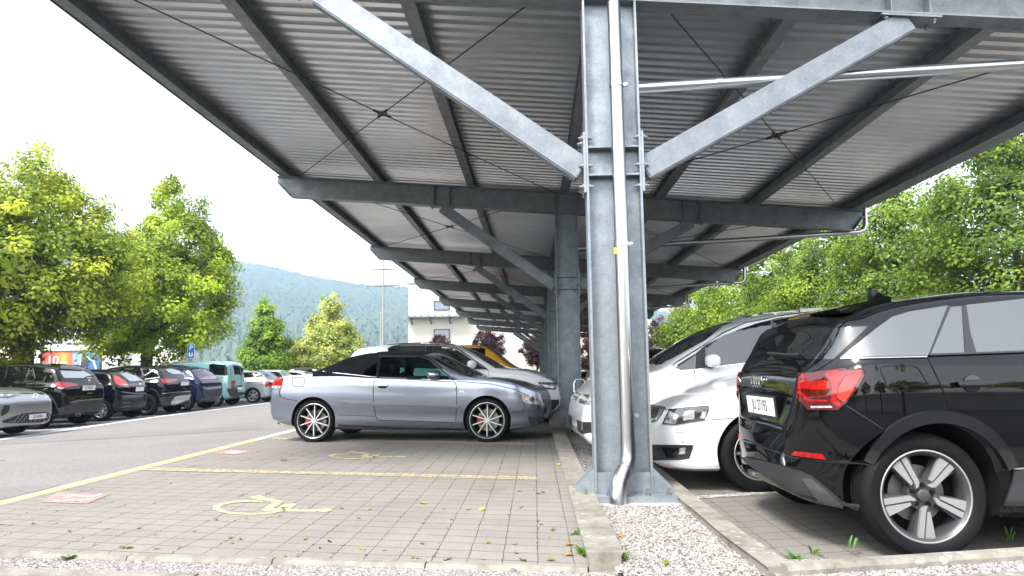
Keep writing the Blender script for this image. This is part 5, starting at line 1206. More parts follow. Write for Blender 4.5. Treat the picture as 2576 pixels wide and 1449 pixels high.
# --- cars deeper under the roof
UNDER = 'cars parked nose in under the carport'
def nose_bits(c):
    sp = c.sp; xf = sp['top'][-1][0]; tw = sp['w'] / 2
    screens(c, (1.6, 2.25))
    for sd in (-1, 1): split(c, 'headlight', M['lens'], lambda p, n: p.x > xf - .42 and p.y * sd > tw * .42 and .60 < p.z < .76 and n.z < .8)
    split(c, 'grille', M['gloss'], lambda p, n: p.x > xf - .2 and abs(p.y) < tw * .4 and .42 < p.z < .66 and n.x > .3)
for nm, k, pm, (x, y), lb in (('hatchback', 'hatch', 'p_black', (-.55, 16.2), 'black hatchback parked behind the pearl white SUV'), ('van', 'van', 'p_yellow', (-.62, 19.2), 'orange yellow van whose roof shows above the black hatchback'),
        ('estate_car', 'estate', 'p_black', (-.75, 22.0), 'black estate car under the roof beyond the orange van'), ('suv', 'suv_s', 'p_navyblack', (-.7, 24.8), 'dark blue SUV under the roof beyond the black estate'), ('hatchback', 'hatch', 'p_silver', (-.7, 27.6), 'silver hatchback deep under the carport roof')):
    c = mk(nm, k, M[pm], (x, y), -4, -1, lb, True, 'van' if nm == 'van' else 'car', UNDER); nose_bits(c); side_glass(c, pchip(c.sp['belt'])(.8) + .05, max(p[1] for p in c.sp['top']) - .12, -.25, 1.9)
c = mk('suv', 'suv_s', M['p_black'], (1.72, 10.4), 184, 1, 'black SUV hidden behind the white people carrier, only its dark roof showing', True, group=UNDER); nose_bits(c); side_glass(c, 1.08, 1.46, -.25, 1.9)
c = mk('hatchback', 'hatch', M['p_navy'], (1.62, 13.6), 2, -1, 'dark blue hatchback with red tail light, glimpsed between the two columns', group=UNDER); tail_bits(c); side_glass(c, 1.0, 1.33, -.25, 1.9)
for k, (y, pm, sk) in enumerate(((17, 'p_silver', 'estate'), (20, 'p_black', 'suv_s'), (23, 'p_white', 'hatch'))):
    c = mk('estate_car' if sk == 'estate' else 'suv' if sk == 'suv_s' else 'hatchback', sk, M[pm], (1.75, y), 184, 1, ('silver estate car', 'black SUV', 'white hatchback')[k] + ' in the right hand bays deep under the carport', True, group=UNDER); nose_bits(c); side_glass(c, 1.02, 1.34, -.25, 1.7)
# ------------------------------------------------------------------ trees and plants
def leaf_mat(name, trans=.45):
    m, t, b = new_mat(name); nt = m.node_tree; nt.nodes.remove(b); out = nt.nodes['Material Output']
    a = t.n('ShaderNodeAttribute', attribute_name='tint')
    d = t.n('ShaderNodeBsdfPrincipled'); d.inputs['Roughness'].default_value = .55; d.inputs['Specular IOR Level'].default_value = .35; t.l(a.outputs['Color'], d.inputs['Base Color'])
    tr = t.n('ShaderNodeBsdfTranslucent'); mx = t.mix(1.0, a.outputs['Color'], (1.5, 1.35, .6), 'MULTIPLY'); t.l(mx, tr.inputs[0])
    ms = t.n('ShaderNodeMixShader'); ms.inputs[0].default_value = trans; t.l(d.outputs[0], ms.inputs[1]); t.l(tr.outputs[0], ms.inputs[2]); t.l(ms.outputs[0], out.inputs[0])
    return m
M['leaf'] = leaf_mat('leaves')
M['bark'] = mat('bark', (.055, .045, .035), .95, var=(6, .4), bump=(14, .9))
def norm(a): return a / np.maximum(np.linalg.norm(a, axis=-1, keepdims=True), 1e-6)
def leaves(name, pts, nrm, size, col, parent):
    n = len(pts); r = norm(rng.normal(size=(n, 3))); a = norm(np.cross(nrm, r)); b = np.cross(nrm, a); s = size[:, None]
    V = np.stack([pts - a * s * .62, pts - b * s * .38 + a * s * .05 + nrm * s * .08, pts + a * s * .62, pts + b * s * .38 + a * s * .05 + nrm * s * .08], 1)
    me = tri_mesh(name, V.reshape(-1, 3), np.arange(4 * n).reshape(n, 4)); set_col(me, np.repeat(col, 4, axis=0)); return link_mesh(name, me, M['leaf'], parent)
def crown_points(prof, z0, H, Rm, nclump, per, rc, flat=.8, seed=0):
    rg = np.random.default_rng(seed); hs = np.linspace(0, 1, 200); R = np.array([prof(h) for h in hs]); pdf = R ** 1.25; pdf /= pdf.sum(); h = rg.choice(hs, nclump, p=pdf) + rg.uniform(-.01, .01, nclump)
    th = rg.uniform(0, 2 * PI, nclump); ph = rg.uniform(0, 6.28, 6)
    bump = 1 + .13 * np.sin(3 * th + ph[0] + 5 * h) + .10 * np.sin(5 * th + ph[1] - 7 * h) + .08 * np.sin(9 * h * 3 + ph[2] + 2 * th)
    rad = Rm * np.interp(h, hs, R) * bump * np.power(rg.uniform(.12, 1, nclump), .42)
    c = np.stack([rad * np.cos(th), rad * np.sin(th), z0 + H * np.clip(h, 0, 1.02) + rg.normal(0, .15, nclump)], 1)
    rcs = rc * rg.uniform(.65, 1.35, nclump); o = norm(rg.normal(size=(nclump, per, 3))) * np.power(rg.uniform(0, 1, (nclump, per, 1)), .45); o[..., 2] *= flat
    P = c[:, None] + o * rcs[:, None, None]; P[..., 2] -= (np.linalg.norm(o[..., :2], axis=-1) ** 2) * rcs[:, None] * .35
    outw = np.stack([np.cos(th), np.sin(th), np.zeros(nclump)], 1)[:, None]
    N = norm(o * 1.0 + outw * .55 + np.array([0, 0, .7]) + rg.normal(0, .28, o.shape))
    return rg, c, P.reshape(-1, 3), N.reshape(-1, 3)
def tree(name, label, loc, H, Rm, z0, base, tip, prof=None, nclump=260, per=70, leaf=.13, rc=.55, trunk=.2, seed=1, group=None, cat='tree', fl=.0, tone=.16, cdx=0):
    root = empty(name, loc); tag(root, label, cat, group)
    prof = prof or (lambda h: (math.sin(PI * min(1, max(0, h)) ** .62) ** .75) * (1 - .12 * h) + .03)
    rg, c, P, N = crown_points(prof, z0, H - z0, Rm, nclump, per, rc, seed=seed)
    n = len(P); ct = np.repeat(rg.normal(0, tone, nclump), per); lt = rg.normal(0, tone * .8, n)
    mixv = np.clip(.42 + ct * 1.6 + lt * 1.3, 0, 1)[:, None]; col = (np.array(base) * (1 - mixv) + np.array(tip) * mixv) * np.clip(1 + ct * .8 + lt * .5, .5, 1.7)[:, None]
    if fl:                                                # pale flower bracts among the leaves
        k = rg.uniform(0, 1, n) < fl; col[k] = np.array((.36, .37, .11)) * rg.uniform(.75, 1.2, (k.sum(), 1))
    P[:, 0] += cdx * np.clip((P[:, 2] - z0) / (H - z0) * 3, 0, 1) * (1.25 - .45 * (P[:, 2] - z0) / (H - z0))
    leaves('crown', P, N, leaf * rg.uniform(.7, 1.35, n), col, root)
    mb = MB(); rr = random.Random(seed); top = z0 + (H - z0) * .72; pts = []; rad = []
    for i in range(9):
        t_ = i / 8; pts.append((math.sin(seed + 3 * t_) * .10 * H * .08 * t_ * 3, math.cos(seed * 2 + 4 * t_) * .08 * H * .08 * t_ * 3, -.1 + t_ * top)); rad.append(trunk * (1.18 if i == 0 else (1 - .82 * t_) ** .9))
    mb.tube(pts, rad, 10)
    for i in range(10):
        t_ = .28 + .06 * i; k = min(7, int(t_ * 8)); p = Vector(pts[k]).lerp(Vector(pts[k + 1]), t_ * 8 - k); a = i * 2.4 + seed; L = Rm * (.85 - .35 * t_) * rr.uniform(.8, 1.1)
        q = p + Vector((math.cos(a) * L * .5, math.sin(a) * L * .5, L * .35)); e = p + Vector((math.cos(a) * L, math.sin(a) * L, L * .85)); r0 = trunk * (.42 - .22 * t_)
        mb.tube([p, q, e], [r0, r0 * .65, r0 * .2], 6)
    mb.build('trunk', M['bark'], root, 60); return root
def at(u, Y, z=0.0): p = on_y(u, 930, Y); return (p.x, Y, z)
ROW = 'linden trees behind the far row of cars'
LB, LT = (.125, .21, .014), (.44, .55, .05)
egg = lambda h: (math.sin(PI * min(1, max(0, h)) ** .55) ** .8) * (1.02 - .15 * h) + .02
tree('linden_tree', 'big yellow green linden at the left edge with a thick trunk behind the black SUVs', at(62, 23.0, -.3), 9.6, 3.5, 2.75, LB, (.47, .53, .05), egg, 420, 130, .115, .55, .34, 3, ROW, fl=.06)
tree('linden_tree', 'big bright green linden, second from the left, beside the blue parking sign', at(366, 29.5, -.3), 10.4, 2.95, 2.1, LB, LT, egg, 400, 130, .125, .55, .30, 8, ROW, fl=.03, cdx=1.15)
tree('linden_tree', 'big linden cut by the left picture edge, only its outer leaves showing', at(-95, 21.0, -.3), 8.2, 2.3, 1.6, LB, (.40, .41, .05), egg, 220, 90, .13, .5, .3, 21, ROW, fl=.05)
cone = lambda h: (math.sin(PI * min(1, max(0, h)) ** .45) ** .85) * (1.05 - .45 * h) + .02
tree('linden_tree', 'slim green linden standing in front of the wooded hill', at(664, 42, -.3), 6.3, 1.75, .9, (.10, .20, .018), (.32, .46, .05), cone, 190, 80, .15, .45, .16, 31, ROW)
tree('linden_tree', 'pale flowering linden with a pointed top in front of the hill', at(828, 45, -.3), 6.9, 2.55, .9, (.18, .27, .045), (.50, .56, .17), cone, 230, 85, .15, .5, .16, 41, ROW, fl=.28)
tree('young_tree', 'small light green tree between the slim linden and the flowering one', at(752, 50, -.3), 4.2, 1.5, .5, (.13, .18, .05), (.26, .32, .10), cone, 90, 60, .15, .4, .08, 47)
MAPLE = 'maple trees along the right edge of the car park'
for k, (u, Y, H, R, lb) in enumerate(((2590, 20.5, 8.3, 3.2, 'tallest and nearest maple of the right hand row, cut by the right picture edge'), (2300, 25.5, 7.6, 2.9, 'second nearest maple of the right hand row, above the black SUV aerial'), (2100, 31, 7.9, 3.0, 'third maple of the right hand row, above the silver roof rail'),
        (1960, 37.5, 7.9, 3.0, 'fourth maple of the right hand row, over the windscreen of the white people carrier'), (1855, 44.5, 7.8, 3.1, 'fifth maple of the right hand row, small behind the gutter bends'), (1770, 53, 8.0, 3.4, 'farthest maple of the right hand row, next to the purple tree'))):
    tree('maple_tree', lb, at(u, Y), H, R, .7, (.07, .13, .014), (.21, .31, .035) if k < 2 else (.27, .38, .04), lambda h: (math.sin(PI * min(1, max(0, h)) ** .6) ** .6) + .03, 330 if k < 3 else 240, 160 if k < 3 else 100, .105 if k < 3 else .15, .6, .2, 60 + k, MAPLE, tone=.19)
for k, (x, y) in enumerate(((-17.5, 15.5), (-18, 9), (-17.8, 2.5))):
    tree('linden_tree', 'linden of the left hand row outside the picture, mirrored in the dark cars', (x, y, -.3), 9, 3.3, 2.0, LB, LT, egg, 140, 60, .24, .8, .3, 140 + k, 'lindens outside the left picture edge')
PUR = 'purple leaved trees at the far end of the car park'
for k, (u, Y, zc, R, lb) in enumerate(((1225, 66, 3.3, 1.75, 'round purple leaved tree in front of the white roller shutter'), (1352, 66, 2.9, 1.5, 'purple leaved tree beside the farthest carport columns'), (1105, 68, 2.9, 1.7, 'purple leaved tree just above the roof of the pearl white SUV'), (1480, 67, 3.4, 2.4, 'dark purple tree seen between the two nearest columns'), (1668, 66, 3.9, 2.0, 'reddish purple tree right of the nearest column, beside the maples'))):
    tree('purple_tree', lb, at(u, Y), zc + R * .9, R * .88, max(.6, zc - R * 1.05), (.030, .014, .016), (.085, .032, .036), lambda h: math.sqrt(max(0, 1 - (2 * h - 1) ** 2)) + .04, 110, 70, .17, .42, .12, 90 + k, PUR, tone=.22)
for k, (x, y, H, R) in enumerate(((-13, -17, 8, 3.4), (-4.5, -19, 9, 3.7), (4, -18, 8, 3.4), (12, -18, 9, 3.6), (20, -15, 8, 3.6))):     # the row at the photographer's back, seen mirrored in paint and glass
    tree('linden_tree', 'linden standing at the back of the photographer, mirrored in the paint of the cars', (x, y, 0), H, R, 1.4, LB, LT, egg, 120, 60, .25, .8, .25, 120 + k, 'lindens at the back of the photographer')

# weeds and fallen leaves
def weed(name, label, px, n, L, col, cat='weed', upright=.6, wid=.18, z=None, group='weeds in the joints and gravel'):
    p = on_ground(*px, 0.0 if z is None else z); root_z = 0.0 if z is None else z
    rg = np.random.default_rng(int(px[0] * 7 + px[1])); V = []; F = []; C = []
    for i in range(n):
        a = rg.uniform(0, 2 * PI); d = np.array([math.cos(a), math.sin(a), 0]); s = np.array([-d[1], d[0], 0]); l = L * rg.uniform(.5, 1.1); w = l * wid * rg.uniform(.7, 1.2); up = upright * rg.uniform(.5, 1.3)
        b = np.array([rg.normal(0, L * .12), rg.normal(0, L * .12), 0]); k = len(V)
        for t_, ww in ((0, .15), (.35, .9), (.7, .8), (1.0, .05)):
            q = b + d * l * t_ * (1 - up * .4) + np.array([0, 0, 1]) * (l * up * t_ - l * .45 * t_ * t_ * up + .003)
            V += [q - s * w * ww, q + s * w * ww]
        for j in range(3): F.append((k + 2 * j, k + 2 * j + 1, k + 2 * j + 3, k + 2 * j + 2))
        C += [np.array(col) * rg.uniform(1.0, 1.9)] * 8
    me = tri_mesh(name, np.array(V), np.array(F)); set_col(me, np.array(C)); o = link_mesh(name, me, M['leaf']); o.location = (p.x, p.y, root_z); tag(o, label, cat, group); return o
GR, YG = (.075, .16, .022), (.16, .22, .04)
def zg(x, y): return (724.5 + .3125 * x, 1046.5 + .3125 * y)
def zh(x, y): return ((1700 + x / 2.8622) * .805, (1300 + y / 2.8622) * .805)
weed('weed', 'broad leaved weed growing in the gravel at the far left of the front strip', (170, 1408), 6, .075, GR, wid=.3, z=-.015)
weed('weed', 'small round leaved weed on the front kerb left of the middle', (318, 1381), 5, .05, YG, wid=.4)
weed('dandelion', 'dandelion rooted beside the foot of the left kerb near the camera', zg(2390, 1125), 9, .12, GR, 'weed', .9)
weed('dandelion', 'smaller dandelion against the left kerb, higher up the picture', zg(2345, 955), 6, .09, (.06, .12, .03), 'weed', .9)
weed('weed', 'star shaped weed at the foot of the last paving joint', zg(2115, 1170), 8, .06, YG)
weed('grass_tuft', 'grass tuft in the gravel just right of the left kerb end', zh(730, 1290), 14, .10, GR, 'grass tuft', .8, .08, .02)
weed('weed', 'light green weed at the right of the grass tuft in the gravel', zh(1070, 1340), 7, .06, YG, z=.02)
weed('weed', 'feathery bright green weed in the gravel at the foot of the right kerb', zh(2260, 1290), 26, .10, (.10, .22, .05), upright=.8, wid=.12, z=.0)
weed('weed', 'single upright leaf beside the feathery weed', zh(2400, 1240), 3, .11, GR, upright=1.3, wid=.2)
weed('weed', 'tall thin weed in front of the black SUV tyre', (2412, 1378), 10, .10, (.09, .17, .05), upright=1.4, wid=.06, z=.03)
weed('weed', 'spindly weed with several stems at the right picture edge', (2535, 1362), 9, .10, (.09, .17, .05), upright=1.4, wid=.06, z=.03)
weed('weed', 'thin weed on the front kerb left of the SUV tyre', (2140, 1385), 6, .09, (.09, .17, .05), upright=1.3, wid=.08, z=.03)
weed('weed', 'low weed in the gravel right at the bottom edge', zh(1500, 1400), 10, .06, (.12, .18, .06), z=.0)
weed('weed', 'low weed in the gravel at the bottom edge, left of the upright stalk', zh(1890, 1400), 6, .05, YG, z=.0)
JN = [(1850, 700), (1880, 745), (1858, 610), (1830, 1040), (1850, 1110), (2060, 620), (2080, 690), (1980, 600), (2015, 630), (2020, 850), (2030, 880), (2145, 925), (2100, 985), (1085, 1035), (1025, 1155), (790, 1090), (590, 1085), (345, 1015), (145, 1005), (265, 1070), (1450, 760), (1255, 755), (1320, 840), (1280, 1165), (85, 1135), (440, 750), (570, 828), (1575, 1165), (1620, 1030), (1910, 1172)]
for k, (x, y) in enumerate(JN): weed('weed', 'tiny weed sprouting from a paving joint in the near bay', zg(x, y), 5, .022 + .010 * (k % 3), (.08, .13, .03) if k % 2 else YG, wid=.3, group='tiny weeds in the paving joints')
for x, y in [(500, 1130), (560, 935), (1240, 965), (1110, 915), (1270, 1075), (1850, 990), (1870, 1035), (2460, 1000), (1980, 835), (2255, 810), (265, 875), (430, 878), (540, 600), (10, 880), (2170, 630), (1560, 935), (1750, 842), (1935, 650), (2310, 1150), (1940, 1000)]:
    weed('weed', 'tiny weed sprouting from a paving joint in the near bay', zf(x, y), 5, .03, (.10, .16, .035), wid=.28, group='tiny weeds in the paving joints')
# thin moss and tufts along the joints: uncountable
def joint_moss():
    n = 2600; rg = np.random.default_rng(5); k = rg.integers(-22, 2, n); x = k * .196 + rg.normal(0, .006, n); y = 3.95 + (rg.uniform(0, 1, n) ** 1.6) * 5.5
    m = (x > -4.3) & (x < .2) & (np.sin(y * 3.1 + k * 1.7) + np.sin(y * 7.7 + k) * .6 + rg.normal(0, .5, n) > .45); x, y = x[m], y[m]; n = len(x)
    P = np.stack([x, y, np.full(n, .008)], 1); N = norm(rg.normal(size=(n, 3)) + np.array([0, 0, .4])); col = np.where(rg.uniform(0, 1, (n, 1)) < .45, np.array([[.07, .10, .025]]), np.array([[.07, .055, .03]])) * rg.uniform(.7, 1.3, (n, 1))
    o = leaves('moss', P, N, rg.uniform(.004, .012, n), col * 1.3, None); o['kind'] = 'stuff'
joint_moss()
M['dry'] = mat('dry_leaf', (.45, .17, .04), .7, var=(40, .3)); M['dry_y'] = mat('yellow_leaf', (.62, .42, .06), .7); M['dry_b'] = mat('brown_leaf', (.16, .07, .03), .8)
def fallen(px, m, label, s=.028, z=.008):
    p = on_ground(*px, z); a = px[0] % 6.28; mb = MB(); vs = []
    for i in range(7):
        t_ = i / 6; w = math.sin(PI * t_ ** .8) * .42
        for sg in (-1, 1): vs.append(((t_ - .5) * 2 * s, sg * w * s * 1.6, .004 + .012 * (sg * .5 + .5) * w + .004 * math.sin(5 * t_)))
    mb.add(vs, [(2 * i, 2 * i + 1, 2 * i + 3, 2 * i + 2) for i in range(6)]); o = mb.build('fallen_leaf', m, None, 60); o.location = p; o.rotation_euler = (0, 0, a); tag(o, label, 'leaf', 'fallen leaves'); return o
for px, m, lb, s in ((zg(1555, 755), 'dry_y', 'yellow orange leaf lying alone in the middle of the near bay', .034), (zg(2265, 1035), 'dry', 'upper one of two orange leaves beside the left kerb', .03), (zg(2255, 1120), 'dry', 'lower one of two orange leaves beside the left kerb', .026), (zg(1220, 252), 'dry_b', 'brown leaf in front of the convertible', .05), (zg(650, 752), 'dry', 'brown leaf beside the wheelchair symbol in the near bay', .022),
        (zg(1085, 702), 'dry_y', 'pale curled leaf in the near bay', .036), (zf(2280, 357), 'dry_b', 'brown leaf between the far wheelchair symbol and the pink patch', .05), (zf(22, 366), 'dry_b', 'brown leaf on the asphalt at the left edge', .05), (zh(690, 1075), 'dry', 'orange leaf on the gravel below the downpipe', .026), (zh(635, 1172), 'dry_y', 'yellow leaf between the left kerb and the gravel', .026), (zh(130, 435), 'dry_y', 'small yellow leaf lying against the kerb by the column foot', .03)):
    fallen(px, M[m], lb, s, .03 if lb.startswith(('orange leaf on', 'yellow leaf bet')) else .008)
# ------------------------------------------------------------------ what stands beyond the car park
def hill():
    rid = pchip([(-900, 560), (-300, 585), (0, 596), (300, 622), (580, 656), (650, 668), (720, 683), (800, 701), (900, 718), (1027, 727), (1200, 742), (1400, 764), (1640, 788), (1800, 800), (2200, 812), (3400, 830)])
    us = np.arange(-700, 3300, 3.2); ds = np.concatenate([np.linspace(420, 900, 14), np.linspace(930, 1500, 72), [1600, 1750]]); rg = np.random.default_rng(3)
    V = np.zeros((len(us), len(ds), 3))
    ph = rg.uniform(0, 6.28, 12)
    for i, u in enumerate(us):
        p = on_y(u, 930, 1500.0); d = np.array([p.x, p.y]) / 1500.0; el = (934 - .013 * (u - 1345) - rid(u) - 0) / 1700 * 1500
        for j, q in enumerate(ds):
            t_ = min(1, max(0, (q - 420) / 1080)); z = el * (t_ ** 1.35) * (1 + .05 * math.sin(u * .011 + q * .006 + ph[0]) * (1 - t_)) if q <= 1500 else el * (1 - (q - 1500) / 900)
            V[i, j] = (d[0] * q, d[1] * q, z)
    blob = rg.uniform(0, 1, (len(us), len(ds))); V[..., 2] += (blob ** 1.5) * 5.5 * np.clip((V[..., 1] - 420) / 300, 0, 1)
    V[..., 0] += rg.normal(0, 2.0, blob.shape); V[..., 1] += rg.normal(0, 2.5, blob.shape)
    n, m = len(us), len(ds); I = np.arange(n * m).reshape(n, m); F = np.stack([I[:-1, :-1], I[1:, :-1], I[1:, 1:], I[:-1, 1:]], -1).reshape(-1, 4)
    me = tri_mesh('hill', V.reshape(-1, 3), F); o = link_mesh('hill', me); o['kind'] = 'structure'
    ma, t, b = new_mat('wooded_hillside'); p, x, y = pos_xy(t); v = t.n('ShaderNodeTexVoronoi'); v.inputs['Scale'].default_value = .17; t.l(p, v.inputs['Vector']); s = t.n('ShaderNodeSeparateColor'); t.l(v.outputs['Color'], s.inputs[0])
    c = t.ramp(t.noise(p, .13, 6, .7), [(.3, (.03, .055, .025)), (.5, (.06, .10, .035)), (.7, (.11, .16, .05))]); c = t.mix(.5, c, t.ramp(t.noise(p, .006, 4), [(.35, (.022, .04, .02)), (.65, (.07, .10, .035))])); t.l(c, b.inputs['Base Color']); b.inputs['Roughness'].default_value = .95
    me.materials.append(ma); me.shade_smooth()
hill()
M['cream'] = mat('cream_render', (.47, .45, .385), .9, var=(.25, .08), bump=(3, .05)); M['cream2'] = mat('pale_beige_render', (.44, .39, .32), .9); M['white_wall'] = mat('white_facade', (.42, .43, .43), .7); M['win'] = mat('window_glass', (.10, .14, .19), .05, spec=.9); M['winframe'] = mat('dark_window_frame', (.06, .06, .065), .5); M['greymetal'] = mat('grey_green_metal', (.20, .25, .25), .5, .3); M['shut'] = mat('white_shutter', (.46, .46, .46), .6)
def factory():
    Y = 88.0; s = Y / 1700; X = lambda u: (u - 1345) * s; Z = lambda v, u=1150: EYE + (930 - .013 * (u - 1345) - v) * s
    root = empty('factory_building', (X(1150), Y, 0)); tag(root, 'tall cream factory building with two small windows behind the carport', 'building'); off = Vector((-X(1150), -Y, 0))
    def B(mb, n, m, par=root): mb.v = [v + off for v in mb.v]; return mb.build(n, m, par)
    zt = Z(711); x0, x1 = X(1027), X(1240); mb = MB(); mb.box(((x0 + x1) / 2, Y + 6, zt / 2), (x1 - x0, 12, zt)); mb.box(((x0 + x1) / 2, Y - .03, Z(727)), (x1 - x0 + .02, .05, .12)); B(mb, 'wall', M['cream'])
    mb = MB(); mb.box(((x0 + x1) / 2, Y + 6, zt + .06), (x1 - x0 + .3, 12.3, .12)); B(mb, 'roof', M['greymetal'])
    xr = X(1640); mb = MB(); mb.box(((x1 + xr) / 2 + .02, Y + 6.2, Z(822) / 2 + 2.5), (xr - x1, 12, Z(822) + 5)); B(mb, 'side_hall', M['cream2'])
    mb = MB(); za, zb = .1, Z(800)
    k = za
    while k < zb: mb.bar((X(1252), Y + .12, k + .12), (X(1322), Y + .12, k + .12), .09, .20); k += .24
    B(mb, 'roller_shutter', M['shut'])
    for u0, v0, u1, v1 in ((1093, 757, 1131, 779), (1093, 829, 1132, 852)):
        mb = MB(); xa, xb, za, zb = X(u0), X(u1), Z(v1), Z(v0)
        for a, b in (((xa, za), (xb, za)), ((xa, zb), (xb, zb)), ((xa, za), (xa, zb)), ((xb, za), (xb, zb))): mb.bar((a[0], Y - .06, a[1]), (b[0], Y - .06, b[1]), .14, .12, (0, 0, 1) if a[1] == b[1] else (1, 0, 0))
        w = B(mb, 'window', M['winframe']); mb = MB(); mb.box(((xa + xb) / 2, Y - .03, (za + zb) / 2), (xb - xa, .04, zb - za)); B(mb, 'pane', M['win'], w)
    mb = MB(); xa, xb = X(1022), X(1175); z = Z(797)
    mb.box(((xa + xb) / 2, Y - .9, z), (xb - xa, 1.7, .14), Matrix.Rotation(.06, 3, 'X')); 
    for k in range(9): mb.box((xa + .4 + k * (xb - xa - .8) / 8, Y - .9, z + .12), (.1, 1.7, .12), Matrix.Rotation(.06, 3, 'X'))
    aw = B(mb, 'awning', M['greymetal']); 
    mb = MB()
    for k in range(4): x = xa + .8 + k * 2.5; mb.bar((x, Y - .02, z - .9), (x, Y - 1.4, z - .15), .14, .14); mb.bar((x, Y - .02, z - .22), (x, Y - 1.5, z - .16), .12, .16)
    B(mb, 'bracket', M['winframe'], aw)
    mb = MB(); mb.box((X(1105), Y - .08, Z(742)), (.3, .1, .2)); B(mb, 'wall_lamp', M['winframe'])
factory()
def garage():
    Y = 64.0; s = Y / 1700; X = lambda u: (u - 1345) * s; Z = lambda v, u=200: EYE + (930 - .013 * (u - 1345) - v) * s
    root = empty('parking_garage', (X(100), Y, 0)); tag(root, 'white parking garage with slatted facade seen below the big lindens', 'building'); off = Vector((-X(100), -Y, 0))
    def B(mb, n, m): mb.v = [v + off for v in mb.v]; return mb.build(n, m, root)
    xa, xb = X(-700), X(440); mb = MB(); mb.box(((xa + xb) / 2, Y + 1.6, 3.6), (xb - xa, 2.2, 7.2)); B(mb, 'dark_interior', mat('dark_garage_interior', (.05, .05, .055), .9))
    mb = MB()
    for v in (900, 873, 856, 838, 790): mb.box(((xa + xb) / 2, Y, Z(v)), (xb - xa, .3, .22))
    B(mb, 'floor_band', M['white_wall'])
    mb = MB(); k = xa
    while k < xb: mb.box((k, Y + .25, 4.2), (.10, .1, 5.6)); k += .27
    B(mb, 'louvre', M['white_wall'])
    mb = MB()
    for u in range(-600, 440, 62): mb.box((X(u), Y - .1, 3.6), (.35, .3, 7.2))
    B(mb, 'pillar', mat('grey_pillar', (.4, .42, .42), .8))
garage()
def tank(u0, u1, Y, m, label, ztop, r=1.35):
    s = Y / 1700; x0, x1 = (u0 - 1345) * s, (u1 - 1345) * s; xc = (x0 + x1) / 2; root = empty('tank_wagon', (xc, Y, 0)); tag(root, label, 'tank wagon', 'tank wagons behind the lindens'); L = (x1 - x0) / 2; zc = ztop - r
    mb = MB(); prof = [(.02, -L), (r * .55, -L + .05), (r * .85, -L + .18), (r, -L + .5), (r, L - .5), (r * .85, L - .18), (r * .55, L - .05), (.02, L)]; mb.lathe(prof, 36, 'y'); mb.v = [Vector((v.y, v.x, v.z + zc)) for v in mb.v]; tk = mb.build('tank', m, root, 50)
    mb = MB(); mb.box((0, -.2, zc + r + .10), (L * 1.0, .7, .05)); [mb.tube([(q * L * .25, -.55, zc + r - .1), (q * L * .25, -.55, zc + r + .3)], .025, 6) for q in (-2, -1, 0, 1, 2)]; mb.build('walkway', M['satin'], root)
    mb = MB(); mb.lathe([(.3, 0), (.3, .22), (.01, .24)], 16, 'z'); mb.v = [v + Vector((.2, 0, zc + r - .03)) for v in mb.v]; mb.build('hatch', M['orange'] if L > 2.5 and u0 > 50 and u1 < 340 else M['satin'], root)
    mb = MB(); mb.box((0, 0, zc - r - .05), (2 * L, 1.2, .3)); mb.build('chassis', M['trim'], root)
    for q in (-.72, -.5, .5, .72):
        mb = MB(); mb.lathe([(.46, -.75), (.5, -.7), (.5, -.6), (.01, -.58)], 20, 'y'); mb.lathe([(.46, .75), (.5, .7), (.5, .6), (.01, .58)], 20, 'y'); mb.v = [v + Vector((q * L, 0, .25)) for v in mb.v]; mb.build('wheel', M['trim'], root)
tank(-260, 66, 40, mat('beige_tank_steel', (.40, .325, .24), .45, .1), 'beige tank wagon at the left edge, half hidden by the thick trunk', 2.95)
tank(82, 336, 40, mat('white_tank_steel', (.52, .515, .51), .4, .1), 'white tank wagon with an orange hatch behind the colourful billboard', 2.95)
tank(338, 480, 40, mat('offwhite_tank_steel', (.50, .48, .45), .4, .1), 'off white tank wagon partly behind the trunk of the second linden', 2.9)

